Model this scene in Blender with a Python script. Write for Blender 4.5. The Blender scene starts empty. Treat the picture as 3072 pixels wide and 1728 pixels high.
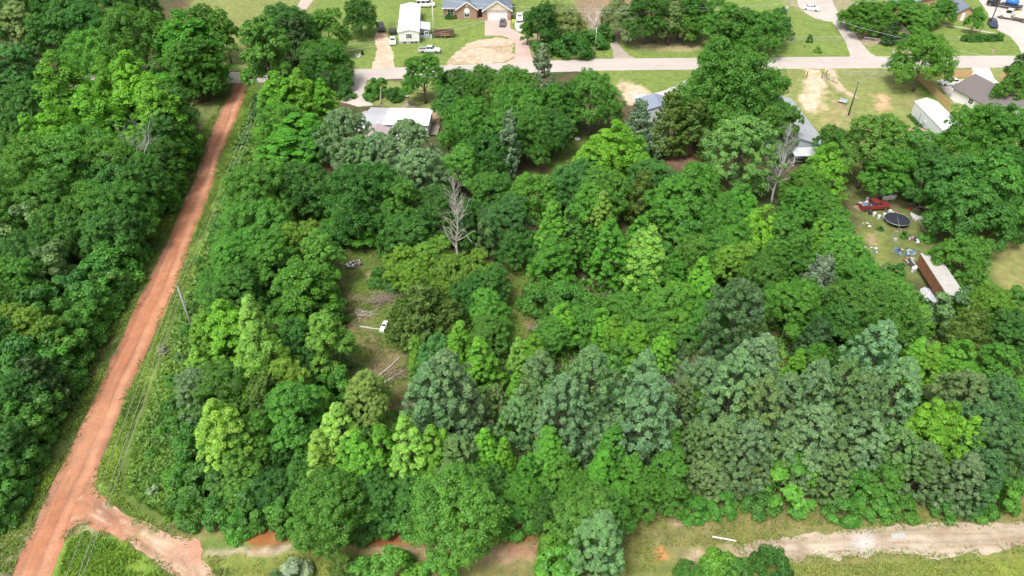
import bpy, bmesh, math, random
import numpy as np
from mathutils import Vector, Matrix
from mathutils.geometry import delaunay_2d_cdt

# ------------------------------------------------------------------ camera, sky, sun, exposure
R = math.radians
CAM_H, PITCH, FPX = 69.0, R(38.5), 2194.0          # drone height, downward pitch, focal length in photo pixels
scene = bpy.context.scene
C = scene.collection
cam_d = bpy.data.cameras.new('camera'); cam = bpy.data.objects.new('camera', cam_d); C.objects.link(cam)
cam.location = (0, 0, CAM_H); cam.rotation_euler = (math.pi/2 - PITCH, 0, 0)
cam_d.sensor_width = 36.0; cam_d.lens = 36.0*FPX/3072.0; cam_d.clip_end = 6000; cam_d.clip_start = 0.5
scene.camera = cam

SUN_EL, SUN_AZ = 60.0, 215.0                       # compass style: 0 = +Y, clockwise; the sun stands behind the camera, to its left
world = bpy.data.worlds.new('World'); scene.world = world; world.use_nodes = True
wn = world.node_tree.nodes; wl = world.node_tree.links; wn.clear()
w_out = wn.new('ShaderNodeOutputWorld'); w_bg = wn.new('ShaderNodeBackground')
sky = wn.new('ShaderNodeTexSky'); sky.sky_type = 'NISHITA'; sky.sun_disc = False
sky.sun_elevation = R(SUN_EL); sky.sun_rotation = R(SUN_AZ); sky.air_density = 1.0; sky.dust_density = 6.0; sky.ozone_density = 1.0
hsv = wn.new('ShaderNodeHueSaturation'); hsv.inputs['Saturation'].default_value = 0.30     # thin overcast: a whiter sky
w_bg.inputs['Strength'].default_value = 0.14
wl.new(sky.outputs['Color'], hsv.inputs['Color']); wl.new(hsv.outputs['Color'], w_bg.inputs['Color']); wl.new(w_bg.outputs['Background'], w_out.inputs['Surface'])
sun_d = bpy.data.lights.new('sun', 'SUN'); sun_d.energy = 1.75; sun_d.angle = R(15); sun_d.color = (1.0, 0.96, 0.90)
sun = bpy.data.objects.new('sun', sun_d); C.objects.link(sun)
_e, _a = R(SUN_EL), R(SUN_AZ)
_dir = Vector((math.sin(_a)*math.cos(_e), math.cos(_a)*math.cos(_e), math.sin(_e)))
sun.rotation_euler = _dir.to_track_quat('Z', 'Y').to_euler(); sun.location = (0, 0, 120)
scene.view_settings.view_transform = 'Standard'; scene.view_settings.look = 'None'
scene.view_settings.exposure = 0.55; scene.view_settings.gamma = 1.0
try: scene.view_settings.use_curve_mapping = False
except Exception: pass

rng = np.random.default_rng(7); random.seed(7)

# ------------------------------------------------------------------ pixel -> place
SP, CP = math.sin(PITCH), math.cos(PITCH)
def W(px, py, z=0.0):
    """the point at height z that the photo pixel looks at"""
    xc = (px-1536.0)/FPX; yc = (864.0-py)/FPX
    t = (CAM_H-z)/(SP-yc*CP)
    return Vector((xc*t, (CP+yc*SP)*t, z))
def depth(px, py, z=0.0):
    yc = (864.0-py)/FPX
    return (CAM_H-z)/(SP-yc*CP)
def pix(x, y, z=0.0):
    dz = z-CAM_H; d = y*CP-dz*SP; u = y*SP+dz*CP
    return 1536+FPX*x/d, 864-FPX*u/d

# ------------------------------------------------------------------ noise in numpy
_lat = rng.random((256, 256))
def vnoise(x, y, s, seed=0):
    x = np.asarray(x)/s+seed*17.13+1000.; y = np.asarray(y)/s+seed*9.71+1000.
    xi = np.floor(x).astype(int); yi = np.floor(y).astype(int); fx = x-xi; fy = y-yi
    fx = fx*fx*(3-2*fx); fy = fy*fy*(3-2*fy)
    a = _lat[xi % 256, yi % 256]; b = _lat[(xi+1) % 256, yi % 256]; c = _lat[xi % 256, (yi+1) % 256]; d = _lat[(xi+1) % 256, (yi+1) % 256]
    return (a*(1-fx)+b*fx)*(1-fy)+(c*(1-fx)+d*fx)*fy
def fnoise(x, y, s, seed=0):
    return 0.53*vnoise(x, y, s, seed)+0.30*vnoise(x, y, s*.45, seed+1)+0.17*vnoise(x, y, s*.2, seed+2)

# ------------------------------------------------------------------ materials
MATS = {}
def nt(name):
    m = bpy.data.materials.new(name); m.use_nodes = True
    n = m.node_tree.nodes; n.clear(); out = n.new('ShaderNodeOutputMaterial')
    return m, n, m.node_tree.links, out
def math_node(n, l, op, a, b):
    q = n.new('ShaderNodeMath'); q.operation = op
    for i, v in enumerate((a, b)):
        if isinstance(v, (int, float)): q.inputs[i].default_value = v
        else: l.new(v, q.inputs[i])
    return q.outputs[0]
def mixcol(n, l, fac, a, b, mode='MIX'):
    q = n.new('ShaderNodeMix'); q.data_type = 'RGBA'; q.blend_type = mode
    for i, v in ((0, fac), (6, a), (7, b)):
        if isinstance(v, (int, float)): q.inputs[i].default_value = v
        elif isinstance(v, (tuple, list)): q.inputs[i].default_value = (*v[:3], 1)
        else: l.new(v, q.inputs[i])
    return q.outputs[2]
def noise(n, l, scale, detail=4, vec=None, rough=.6):
    q = n.new('ShaderNodeTexNoise'); q.inputs['Scale'].default_value = scale; q.inputs['Detail'].default_value = detail; q.inputs['Roughness'].default_value = rough
    if vec is not None: l.new(vec, q.inputs['Vector'])
    return q.outputs['Fac']
def solid(name, col, rough=.6, metal=0.0, var=.12, vscale=3.0, dirt=None, dirt_amt=.0, spec=.4, bump=0.0):
    """plain painted / weathered surface: colour with blotchy variation and optional dirt"""
    if name in MATS: return MATS[name]
    m, n, l, out = nt(name); b = n.new('ShaderNodeBsdfPrincipled')
    tc = n.new('ShaderNodeTexCoord'); oi = n.new('ShaderNodeObjectInfo')
    add = n.new('ShaderNodeVectorMath'); add.operation = 'ADD'; l.new(tc.outputs['Object'], add.inputs[0]); l.new(oi.outputs['Location'], add.inputs[1])
    f = noise(n, l, vscale, 5, add.outputs[0])
    lo = tuple(c*(1-var) for c in col); hi = tuple(min(1, c*(1+var)) for c in col)
    c = mixcol(n, l, f, lo, hi)
    if dirt:
        f2 = noise(n, l, vscale*.45, 6, add.outputs[0], .7)
        mr = n.new('ShaderNodeMapRange'); mr.inputs[1].default_value = .45; mr.inputs[2].default_value = .7; mr.inputs[4].default_value = dirt_amt; l.new(f2, mr.inputs[0])
        c = mixcol(n, l, mr.outputs[0], c, dirt)
    l.new(c, b.inputs['Base Color']); b.inputs['Roughness'].default_value = rough; b.inputs['Metallic'].default_value = metal
    b.inputs['Specular IOR Level'].default_value = spec
    if bump:
        bp = n.new('ShaderNodeBump'); bp.inputs['Strength'].default_value = bump; bp.inputs['Distance'].default_value = .05
        l.new(noise(n, l, vscale*6, 4, add.outputs[0]), bp.inputs['Height']); l.new(bp.outputs[0], b.inputs['Normal'])
    l.new(b.outputs[0], out.inputs[0]); MATS[name] = m
    return m
def leafmat(name, transl=.37, spread=.30, warm=(1.22, 1.10, .80), cool=(.82, .92, .95), gloss=.025):
    """foliage: the plant's own colour (object colour), varied from leaf clump to leaf clump"""
    m, n, l, out = nt(name)
    oi = n.new('ShaderNodeObjectInfo'); at = n.new('ShaderNodeAttribute'); at.attribute_name = 'tone'
    k = mixcol(n, l, at.outputs['Fac'], tuple(v*(1-spread) for v in cool), tuple(v*(1+spread*.6) for v in warm))
    col = mixcol(n, l, 1.0, oi.outputs['Color'], k, 'MULTIPLY')
    d = n.new('ShaderNodeBsdfDiffuse'); l.new(col, d.inputs['Color'])
    t = n.new('ShaderNodeBsdfTranslucent'); l.new(mixcol(n, l, 1.0, col, (1.15, 1.1, .6), 'MULTIPLY'), t.inputs['Color'])
    g = n.new('ShaderNodeBsdfGlossy'); g.inputs['Roughness'].default_value = .5; g.inputs['Color'].default_value = (.8, .85, .8, 1)
    a = n.new('ShaderNodeMixShader'); a.inputs[0].default_value = transl; l.new(d.outputs[0], a.inputs[1]); l.new(t.outputs[0], a.inputs[2])
    b = n.new('ShaderNodeMixShader'); b.inputs[0].default_value = gloss; l.new(a.outputs[0], b.inputs[1]); l.new(g.outputs[0], b.inputs[2])
    l.new(b.outputs[0], out.inputs[0]); MATS[name] = m
    return m
def earthmat(name, rough=.95, fine=9.0, amt=.35, bump=.35, spec=.15, coarse=.5, hue=.25):
    """ground: laid colour (vertex colour 'Col') broken up by fine grain, coarse blotches and relief"""
    m, n, l, out = nt(name); b = n.new('ShaderNodeBsdfPrincipled')
    at = n.new('ShaderNodeAttribute'); at.attribute_name = 'Col'; tc = n.new('ShaderNodeTexCoord')
    f = noise(n, l, fine, 6, tc.outputs['Object'], .75); f2 = noise(n, l, coarse, 5, tc.outputs['Object'], .65)
    s = math_node(n, l, 'ADD', math_node(n, l, 'MULTIPLY', f, 1.25), f2)
    mr = n.new('ShaderNodeMapRange'); mr.inputs[1].default_value = .75; mr.inputs[2].default_value = 1.5; mr.inputs[3].default_value = 1-amt; mr.inputs[4].default_value = 1+amt; l.new(s, mr.inputs[0])
    col = mixcol(n, l, 1.0, at.outputs['Color'], mr.outputs[0], 'MULTIPLY')
    f3 = noise(n, l, coarse*1.7, 6, tc.outputs['Object'], .8); mr3 = n.new('ShaderNodeMapRange'); mr3.inputs[1].default_value = .42; mr3.inputs[2].default_value = .66; mr3.inputs[4].default_value = hue; l.new(f3, mr3.inputs[0])
    col = mixcol(n, l, mr3.outputs[0], col, mixcol(n, l, 1.0, col, (1.35, 1.02, .95), 'MULTIPLY'))
    l.new(col, b.inputs['Base Color']); b.inputs['Roughness'].default_value = rough; b.inputs['Specular IOR Level'].default_value = spec
    bp = n.new('ShaderNodeBump'); bp.inputs['Strength'].default_value = bump; bp.inputs['Distance'].default_value = .12; l.new(s, bp.inputs['Height']); l.new(bp.outputs[0], b.inputs['Normal'])
    l.new(b.outputs[0], out.inputs[0]); MATS[name] = m
    return m
LEAF = leafmat('leaf'); NEEDLE = leafmat('needle', .28, .30, (1.12, 1.08, .9), (.88, .94, 1.0), .03)
GRASS = leafmat('grass_blade', .3, .4, (1.3, 1.05, .8), (.75, .95, .9), .03)
BARK = solid('bark', (.13, .105, .08), .95, var=.35, vscale=2.5); PINEBARK = solid('pine_bark', (.10, .085, .072), .95, var=.35, vscale=2.5)
DEADWOOD = solid('dead_wood', (.46, .42, .37), .9, var=.25, vscale=2.0); GREYTWIG = solid('grey_twig', (.36, .34, .34), .95, var=.2)
BROWNTWIG = solid('brown_twig', (.28, .22, .18), .95, var=.25)
EARTH = earthmat('earth', fine=6.0, amt=.5, coarse=.8, hue=.9); CLAY = earthmat('clay', fine=5.0, amt=.32, bump=.5, coarse=.45); PAVE = earthmat('pavement', fine=6.0, amt=.10, bump=.15, coarse=.25)

# ------------------------------------------------------------------ mesh helpers
class MB:
    """collects shapes; build() links them as one mesh object"""
    def __init__(s): s.v = []; s.f = []
    def add(s, vs, fs):
        o = len(s.v); s.v += [tuple(v) for v in vs]; s.f += [tuple(i+o for i in f) for f in fs]; return s
    def box(s, c, d, rz=0.0, ry=0.0, rx=0.0):
        m = Matrix.Rotation(rz, 3, 'Z') @ Matrix.Rotation(ry, 3, 'Y') @ Matrix.Rotation(rx, 3, 'X')
        vs = [Vector(c)+m @ Vector((x*d[0]/2, y*d[1]/2, z*d[2]/2)) for x in (-1, 1) for y in (-1, 1) for z in (-1, 1)]
        return s.add(vs, [(0, 1, 3, 2), (4, 6, 7, 5), (0, 4, 5, 1), (2, 3, 7, 6), (0, 2, 6, 4), (1, 5, 7, 3)])
    def tube(s, pts, rad, n=6, cap=True):
        pts = [Vector(p) for p in pts]; k = len(pts)
        if not isinstance(rad, (list, tuple)): rad = [rad]*k
        vs = []; fs = []
        for i, p in enumerate(pts):
            t = (pts[min(i+1, k-1)]-pts[max(i-1, 0)]).normalized()
            a = t.orthogonal().normalized() if abs(t.z) < .99 else Vector((1, 0, 0)); 
            if abs(t.z) < .99: a = t.cross(Vector((0, 0, 1))).normalized()
            b = t.cross(a)
            for j in range(n):
                w = 2*math.pi*j/n; vs.append(p+(a*math.cos(w)+b*math.sin(w))*rad[i])
        for i in range(k-1):
            for j in range(n):
                fs.append((i*n+j, i*n+(j+1) % n, (i+1)*n+(j+1) % n, (i+1)*n+j))
        if cap: fs.append(tuple(range(n-1, -1, -1))); fs.append(tuple((k-1)*n+j for j in range(n)))
        return s.add(vs, fs)
    def prism(s, poly, axis, a, b):
        """2D polygon extruded along an axis: 'x' takes (y,z), 'y' takes (x,z), 'z' takes (x,y)"""
        def p3(q, t): return {'x': (t, q[0], q[1]), 'y': (q[0], t, q[1]), 'z': (q[0], q[1], t)}[axis]
        n = len(poly); vs = [p3(q, a) for q in poly]+[p3(q, b) for q in poly]
        return s.add(vs, [tuple(range(n-1, -1, -1)), tuple(range(n, 2*n))]+[(i, (i+1) % n, n+(i+1) % n, n+i) for i in range(n)])
    def lathe(s, prof, c=(0, 0, 0), n=12):
        vs = []; fs = []
        for r, z in prof:
            for j in range(n): w = 2*math.pi*j/n; vs.append((c[0]+r*math.cos(w), c[1]+r*math.sin(w), c[2]+z))
        for i in range(len(prof)-1):
            for j in range(n): fs.append((i*n+j, i*n+(j+1) % n, (i+1)*n+(j+1) % n, (i+1)*n+j))
        fs.append(tuple(range(n-1, -1, -1))); fs.append(tuple((len(prof)-1)*n+j for j in range(n)))
        return s.add(vs, fs)
    def mesh(s, name, mat, smooth=False):
        me = bpy.data.meshes.new(name); me.from_pydata(s.v, [], s.f); me.materials.append(mat)
        bm = bmesh.new(); bm.from_mesh(me); bmesh.ops.recalc_face_normals(bm, faces=bm.faces); bm.to_mesh(me); bm.free()
        if smooth: me.polygons.foreach_set('use_smooth', [True]*len(me.polygons))
        return me
    def build(s, name, mat, parent=None, smooth=False, loc=None, bevel=0.0):
        o = bpy.data.objects.new(name, s.mesh(name, mat, smooth)); C.objects.link(o)
        if parent: o.parent = parent
        if loc is not None: o.location = loc
        if bevel:
            b = o.modifiers.new('bevel', 'BEVEL'); b.width = bevel; b.segments = 2; b.limit_method = 'ANGLE'
        return o
def tag(o, label, cat, group=None):
    o['label'] = label; o['category'] = cat
    if group: o['group'] = group
    return o
def thing(name, label, cat, loc=(0, 0, 0), rz=0.0, group=None):
    o = bpy.data.objects.new(name, None); C.objects.link(o); o.location = loc; o.rotation_euler = (0, 0, rz); o.empty_display_size = .3
    return tag(o, label, cat, group)
def link(name, me, parent=None, loc=None):
    o = bpy.data.objects.new(name, me); C.objects.link(o)
    if parent: o.parent = parent
    if loc is not None: o.location = loc
    return o

# ------------------------------------------------------------------ the ground: one sheet, colours laid by area
def inside(px, py, poly):
    x = np.asarray(px); y = np.asarray(py); r = np.zeros(x.shape, bool); n = len(poly); j = n-1
    for i in range(n):
        xi, yi = poly[i]; xj, yj = poly[j]
        if yi != yj: r ^= ((yi > y) != (yj > y)) & (x < (xj-xi)*(y-yi)/(yj-yi)+xi)
        j = i
    return r
def G(pts): return [tuple(W(x, y)[:2]) for x, y in pts]
RED_L = [(41, 1728), (78, 1619), (128, 1518), (167, 1433), (217, 1332), (279, 1200), (347, 1056), (395, 944), (430, 876), (490, 745), (531, 650), (573, 562), (609, 466), (637, 388), (660, 330), (691, 272), (712, 238), (725, 222)]
RED_R = [(155, 1728), (190, 1619), (222, 1560), (262, 1470), (298, 1392), (374, 1200), (441, 1056), (489, 944), (520, 876), (567, 745), (600, 650), (637, 562), (660, 466), (695, 388), (722, 330), (738, 272), (752, 238), (760, 222)]
LAWN = (.155, .235, .060); LAWN2 = (.20, .25, .085); LITTER = (.105, .082, .052); UNDER = (.055, .085, .030); SAND = (.56, .45, .34); TAN = (.36, .27, .19); CLAYC = (.42, .16, .075); DRY = (.25, .235, .105); LUSH = (.16, .275, .045); GRAVEL = (.46, .42, .38)
AREAS = [  # polygon in photo pixels, colour, feather (m), strength
    ([(560, -60), (1000, -60), (980, 90), (890, 200), (700, 210), (560, 130)], LAWN2, 2.0, .9),
    ([(940, -60), (3200, -60), (3200, 176), (1800, 178), (1050, 212), (960, 212)], LAWN, 1.0, 1),
    ([(1730, -60), (2110, -60), (2130, 60), (2090, 122), (1960, 128), (1860, 126), (1720, 60)], (.235, .185, .125), 2.5, .95),
    ([(1890, 128), (2090, 130), (2090, 152), (1890, 150)], (.33, .30, .17), 1.5, .9),
    ([(1600, 100), (1650, 110), (1640, 185), (1590, 190)], (.30, .26, .18), 1.0, .8),
    ([(2300, -40), (2560, -40), (2560, 40), (2440, 50), (2370, 20)], (.30, .27, .19), 2.0, .7),
    ([(2540, 60), (2600, 50), (2640, 130), (2580, 140)], (.34, .28, .19), 1.5, .8),
    ([(2700, 143), (2755, 140), (2760, 160), (2700, 162)], (.42, .34, .25), .8, .9),
    ([(2590, 118), (2660, 112), (2670, 130), (2600, 130)], (.36, .29, .22), .7, .9),
    ([(930, 236), (1130, 240), (1480, 236), (1480, 330), (1300, 345), (1120, 318), (930, 300)], LAWN2, 1.0, .95),
    ([(1200, 318), (1300, 330), (1320, 350), (1290, 380), (1200, 330)], TAN, .8, .8),
    ([(1750, 208), (2120, 205), (2120, 300), (1900, 290), (1780, 270)], LAWN, .8, 1),
    ([(1860, 240), (1925, 262), (1935, 275), (1960, 300), (1905, 320), (1860, 300)], SAND, 1.4, .9),
    ([(2290, 204), (3200, 200), (3200, 560), (2900, 500), (2700, 480), (2480, 480), (2300, 420)], LAWN2, 1.0, 1),
    ([(2418, 206), (2455, 206), (2470, 250), (2478, 275), (2460, 300), (2468, 330), (2445, 345), (2420, 330), (2385, 300), (2400, 280), (2420, 270)], SAND, 1.2, .95),
    ([(2475, 206), (2500, 206), (2508, 232), (2530, 260), (2572, 293), (2560, 296), (2520, 275), (2490, 250)], SAND, .6, .8),
    ([(2615, 285), (2665, 282), (2670, 325), (2640, 340), (2630, 310)], (.50, .34, .22), 1.2, .9),
    ([(2490, 290), (2525, 310), (2545, 345), (2560, 372), (2535, 350), (2500, 305)], TAN, .6, .8),
    ([(2480, 320), (2520, 325), (2540, 400), (2490, 420), (2455, 360)], (.30, .28, .13), 2.0, .8),
    ([(2700, 300), (2760, 290), (2790, 310), (2720, 320)], (.25, .23, .12), 1.5, .6),
    ([(2760, 250), (2820, 300), (2850, 330), (2810, 330), (2760, 270)], (.10, .24, .035), .5, .9),
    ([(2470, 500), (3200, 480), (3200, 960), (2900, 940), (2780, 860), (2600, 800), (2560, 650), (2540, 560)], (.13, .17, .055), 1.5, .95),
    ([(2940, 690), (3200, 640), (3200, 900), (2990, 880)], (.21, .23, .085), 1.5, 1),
    ([(2590, 700), (2640, 690), (2690, 800), (2650, 800), (2610, 760)], (.17, .22, .06), 1.0, .9),
    ([(2760, 610), (2840, 610), (2860, 660), (2790, 660)], (.24, .14, .075), 1.2, .9),
    ([(2610, 705), (2632, 700), (2632, 735), (2612, 730)], TAN, .6, .9),
    ([(2630, 600), (2700, 600), (2700, 640), (2650, 640)], (.16, .14, .08), 1.0, .7),
    ([(1630, 400), (1760, 395), (1760, 500), (1640, 520)], (.10, .16, .035), 1.0, .9),  # lawn in tree shade; that shade is put into its darker green
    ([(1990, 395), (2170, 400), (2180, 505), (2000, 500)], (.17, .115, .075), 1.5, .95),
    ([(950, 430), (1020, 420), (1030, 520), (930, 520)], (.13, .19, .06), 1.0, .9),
    ([(962, 450), (985, 420), (1012, 425), (1000, 470), (1016, 500), (990, 512), (950, 505)], (.43, .27, .18), .7, .95),
    ([(1030, 690), (1120, 700), (1180, 760), (1190, 860), (1240, 960), (1250, 1170), (1170, 1260), (1080, 1180), (1045, 1040), (1030, 900), (1035, 760)], (.115, .17, .045), 1.5, .95),
    ([(1100, 690), (1180, 720), (1230, 750), (1180, 770), (1110, 720)], (.15, .095, .06), 1.2, .8),
    ([(1040, 900), (1100, 890), (1110, 960), (1060, 1000), (1035, 990)], (.24, .175, .12), 1.0, .85),
    ([(1085, 1000), (1120, 1010), (1150, 1060), (1200, 1050), (1220, 1130), (1150, 1170), (1090, 1120)], (.22, .18, .105), 1.5, .9),
    ([(1090, 1090), (1150, 1095), (1150, 1125), (1100, 1125)], (.27, .20, .15), 1.0, .85),
    ([(1150, 1180), (1240, 1170), (1250, 1240), (1180, 1250)], (.22, .16, .11), 1.5, .8),
    ([(1100, 818), (1112, 818), (1122, 850), (1140, 862), (1125, 864), (1106, 848)], (.42, .33, .22), .4, .95),
    ([(1030, 885), (1060, 880), (1055, 900), (1030, 900)], TAN, .8, .7),
    ([(1535, 800), (1680, 830), (1640, 880), (1610, 960), (1575, 1045), (1500, 1040), (1490, 970), (1530, 900)], (.12, .20, .042), 1.0, .95),
    ([(1600, 820), (1690, 825), (1680, 870), (1620, 860)], (.20, .13, .085), 1.0, .8),
    ([(1545, 860), (1560, 860), (1570, 930), (1550, 940)], (.25, .19, .11), .7, .8),
    ([(1560, 960), (1640, 950), (1640, 1000), (1570, 1010)], (.20, .14, .09), 1.0, .8),
    # verges of the red road
    ([(x+0, y) for x, y in RED_R[2:]]+[(840, 222), (800, 340), (760, 470), (700, 620), (660, 760), (620, 900), (560, 1080), (520, 1250), (480, 1420), (560, 1600), (460, 1585), (300, 1500)], (.10, .165, .038), .8, 1),
    ([(x-2, y) for x, y in RED_R[3:]]+[(772, 222), (738, 330), (690, 470), (650, 600), (610, 740), (560, 870), (520, 960), (465, 1090), (415, 1220), (370, 1330), (345, 1420), (345, 1510), (300, 1490)], LUSH, .7, .8),
    ([(x+2, y) for x, y in RED_L]+[(660, 222), (620, 300), (600, 420), (560, 540), (500, 660), (440, 780), (380, 900), (330, 1010), (270, 1130), (200, 1270), (110, 1430), (40, 1560), (-60, 1700), (-60, 1728)], (.11, .17, .045), .7, .9),
    ([(580, 290), (690, 255), (690, 300), (640, 360), (590, 350)], (.14, .18, .065), 1.0, .9),
    ([(-200, 1590), (0, 1580), (90, 1590), (60, 1660), (30, 1740), (-200, 1760)], (.27, .26, .16), 1.5, .9),
    # bottom: meadow wedge and the lane's rough grass
    ([(100, 1760), (190, 1625), (240, 1580), (300, 1590), (420, 1655), (520, 1728), (540, 1800), (100, 1800)], LUSH, .5, 1),
    ([(245, 1572), (300, 1585), (285, 1605), (220, 1625), (215, 1590)], (.33, .29, .19), .5, .7),
    ([(440, 1560), (700, 1545), (1100, 1555), (1600, 1555), (2000, 1500), (2500, 1500), (3300, 1500), (3300, 1900), (560, 1900), (600, 1640)], (.19, .20, .075), 1.5, 1),
    ([(1950, 1510), (2200, 1490), (2450, 1520), (2600, 1530), (2550, 1570), (2200, 1570), (1960, 1550)], (.235, .185, .105), 1.5, .8),
    ([(600, 1660), (1000, 1650), (1000, 1760), (640, 1760)], (.18, .24, .055), .8, .9),
    ([(600, 1600), (860, 1600), (860, 1650), (600, 1650)], (.12, .21, .05), .7, .8),
    ([(620, 1645), (760, 1645), (860, 1640), (880, 1658), (740, 1662), (620, 1655)], (.46, .40, .32), .4, .85),
    ([(730, 1596), (800, 1590), (875, 1600), (870, 1640), (760, 1640), (735, 1625)], (.28, .10, .05), .8, .9),
    ([(1080, 1585), (1200, 1580), (1640, 1560), (1650, 1600), (1200, 1625), (1090, 1625)], (.30, .11, .055), .8, .9),
    ([(1090, 1640), (1250, 1630), (1660, 1640), (1640, 1690), (1240, 1665), (1130, 1680)], (.42, .31, .21), .8, .9),
    ([(1520, 1630), (1650, 1630), (1650, 1680), (1540, 1680)], (.34, .19, .12), .7, .8),
    ([(1600, 1680), (2100, 1670), (2500, 1690), (2700, 1675), (3300, 1640), (3300, 1900), (1600, 1900)], (.17, .215, .065), 1.2, .9),
    ([(2730, 1690), (3300, 1650), (3300, 1900), (2700, 1900)], (.20, .27, .05), 1.2, .9),
    ([(2000, 1555), (2050, 1552), (2110, 1560), (2090, 1578), (2000, 1576)], SAND, .7, .9),
    ([(1960, 1650), (2000, 1655), (2000, 1680), (1965, 1685)], (.55, .24, .12), .5, .95),
    ([(1900, 1600), (2000, 1600), (2060, 1650), (1960, 1640)], (.24, .23, .13), 1.0, .7),
    ([(2040, 1665), (2220, 1650), (2240, 1675), (2060, 1690)], SAND, .7, .8),
]
def build_ground():
    ys = [34.0]
    while ys[-1] < 262: ys.append(ys[-1]+0.30+ (ys[-1]-34)*.0040)
    ys = np.array([-2500., -300., 10.]+ys+[300., 420., 900., 4500.])
    xs = np.arange(-150, 150.01, .55); xs = np.concatenate([[-4000., -900., -260.], xs, [260., 900., 4000.]])
    X, Y = np.meshgrid(xs, ys); nx, ny = len(xs), len(ys)
    x = X.ravel(); y = Y.ravel()
    n1 = fnoise(x, y, 6.0, 3)[:, None]; n2 = fnoise(x, y, 1.6, 5)[:, None]
    k = np.clip((n1*.6+n2*.4-.38)*4, 0, 1)
    col = np.array(UNDER)*k+np.array(LITTER)*(1-k)
    # far beyond the frame the woods and lawns go on
    wx = (vnoise(x, y, 1.7, 11)-.5)*2.0+(vnoise(x, y, .7, 12)-.5)*.9; wy = (vnoise(x, y, 1.7, 13)-.5)*2.0+(vnoise(x, y, .7, 14)-.5)*.9
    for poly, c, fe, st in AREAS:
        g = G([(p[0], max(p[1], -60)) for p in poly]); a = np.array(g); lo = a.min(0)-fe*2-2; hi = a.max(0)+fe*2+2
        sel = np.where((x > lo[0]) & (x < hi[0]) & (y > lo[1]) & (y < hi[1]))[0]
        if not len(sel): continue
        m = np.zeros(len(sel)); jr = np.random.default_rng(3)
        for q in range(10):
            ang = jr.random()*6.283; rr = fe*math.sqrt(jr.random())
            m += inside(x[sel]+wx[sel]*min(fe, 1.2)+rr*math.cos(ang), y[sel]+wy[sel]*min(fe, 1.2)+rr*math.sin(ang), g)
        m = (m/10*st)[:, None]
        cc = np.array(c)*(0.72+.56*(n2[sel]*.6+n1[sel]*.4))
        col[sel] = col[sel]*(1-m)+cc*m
    z = (vnoise(x, y, 5, 21)-.5)*.0
    me = bpy.data.meshes.new('ground'); co = np.stack([x, y, z], 1).astype(np.float32)
    i = np.arange((nx-1)*(ny-1)); r = i//(nx-1); c = i % (nx-1); a = r*nx+c
    quads = np.stack([a, a+1, a+nx+1, a+nx], 1)
    me.vertices.add(len(co)); me.vertices.foreach_set('co', co.ravel())
    me.loops.add(quads.size); me.loops.foreach_set('vertex_index', quads.ravel().astype(np.int32))
    me.polygons.add(len(quads)); me.polygons.foreach_set('loop_start', (np.arange(len(quads))*4).astype(np.int32)); me.polygons.foreach_set('loop_total', np.full(len(quads), 4, np.int32))
    me.update()
    at = me.attributes.new('Col', 'FLOAT_COLOR', 'POINT'); at.data.foreach_set('color', np.concatenate([col, np.ones((len(col), 1))], 1).astype(np.float32).ravel())
    me.materials.append(EARTH); o = link('ground', me); o['kind'] = 'structure'
    return o
build_ground()

def sheet(name, poly_px, z, colfn, mat, step=.5, rough_edge=.15, kind='structure', world_pts=None, edge_step=.4):
    """a laid surface: outline (photo pixels on the ground) with a worn edge, filled with a fine grid so that colour can vary"""
    g = world_pts or G(poly_px); pts = []
    n = len(g)
    for i in range(n):
        a = Vector(g[i]); b = Vector(g[(i+1) % n]); L = (b-a).length; k = max(1, int(L/edge_step)); nr = Vector((-(b-a).y, (b-a).x)).normalized() if L > 0 else Vector((0, 0))
        for j in range(k):
            p = a.lerp(b, j/k); pts.append(p+nr*float((fnoise(p.x, p.y, 1.4, 31)-.5)*2*rough_edge))
    nb = len(pts); P = np.array([(p.x, p.y) for p in pts]); lo = P.min(0); hi = P.max(0)
    gx, gy = np.meshgrid(np.arange(lo[0], hi[0], step), np.arange(lo[1], hi[1], step)); gx = gx.ravel()+(rng.random(gx.size)-.5)*step*.3; gy = gy.ravel()+(rng.random(gy.size)-.5)*step*.3
    ins = inside(gx, gy, [tuple(p) for p in P])
    allp = pts+[Vector((a, b)) for a, b in zip(gx[ins], gy[ins])]
    res = delaunay_2d_cdt(allp, [], [list(range(nb))], 1, 1e-4)
    v = np.array([(p.x, p.y) for p in res[0]]); fs = [tuple(f) for f in res[2]]
    me = bpy.data.meshes.new(name); me.from_pydata([(a, b, z) for a, b in v], [], fs); me.update()
    bm = bmesh.new(); bm.from_mesh(me); bmesh.ops.recalc_face_normals(bm, faces=bm.faces)
    if sum(f.normal.z for f in bm.faces) < 0: bmesh.ops.reverse_faces(bm, faces=bm.faces)
    bm.to_mesh(me); bm.free()
    col = np.array([colfn(a, b) for a, b in v]) if not isinstance(colfn, tuple) else np.array(colfn)*(0.86+.28*fnoise(v[:, 0], v[:, 1], 3.0, 40))[:, None]
    at = me.attributes.new('Col', 'FLOAT_COLOR', 'POINT'); at.data.foreach_set('color', np.concatenate([col, np.ones((len(col), 1))], 1).astype(np.float32).ravel())
    me.materials.append(mat); o = link(name, me)
    if kind: o['kind'] = kind
    return o

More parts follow.
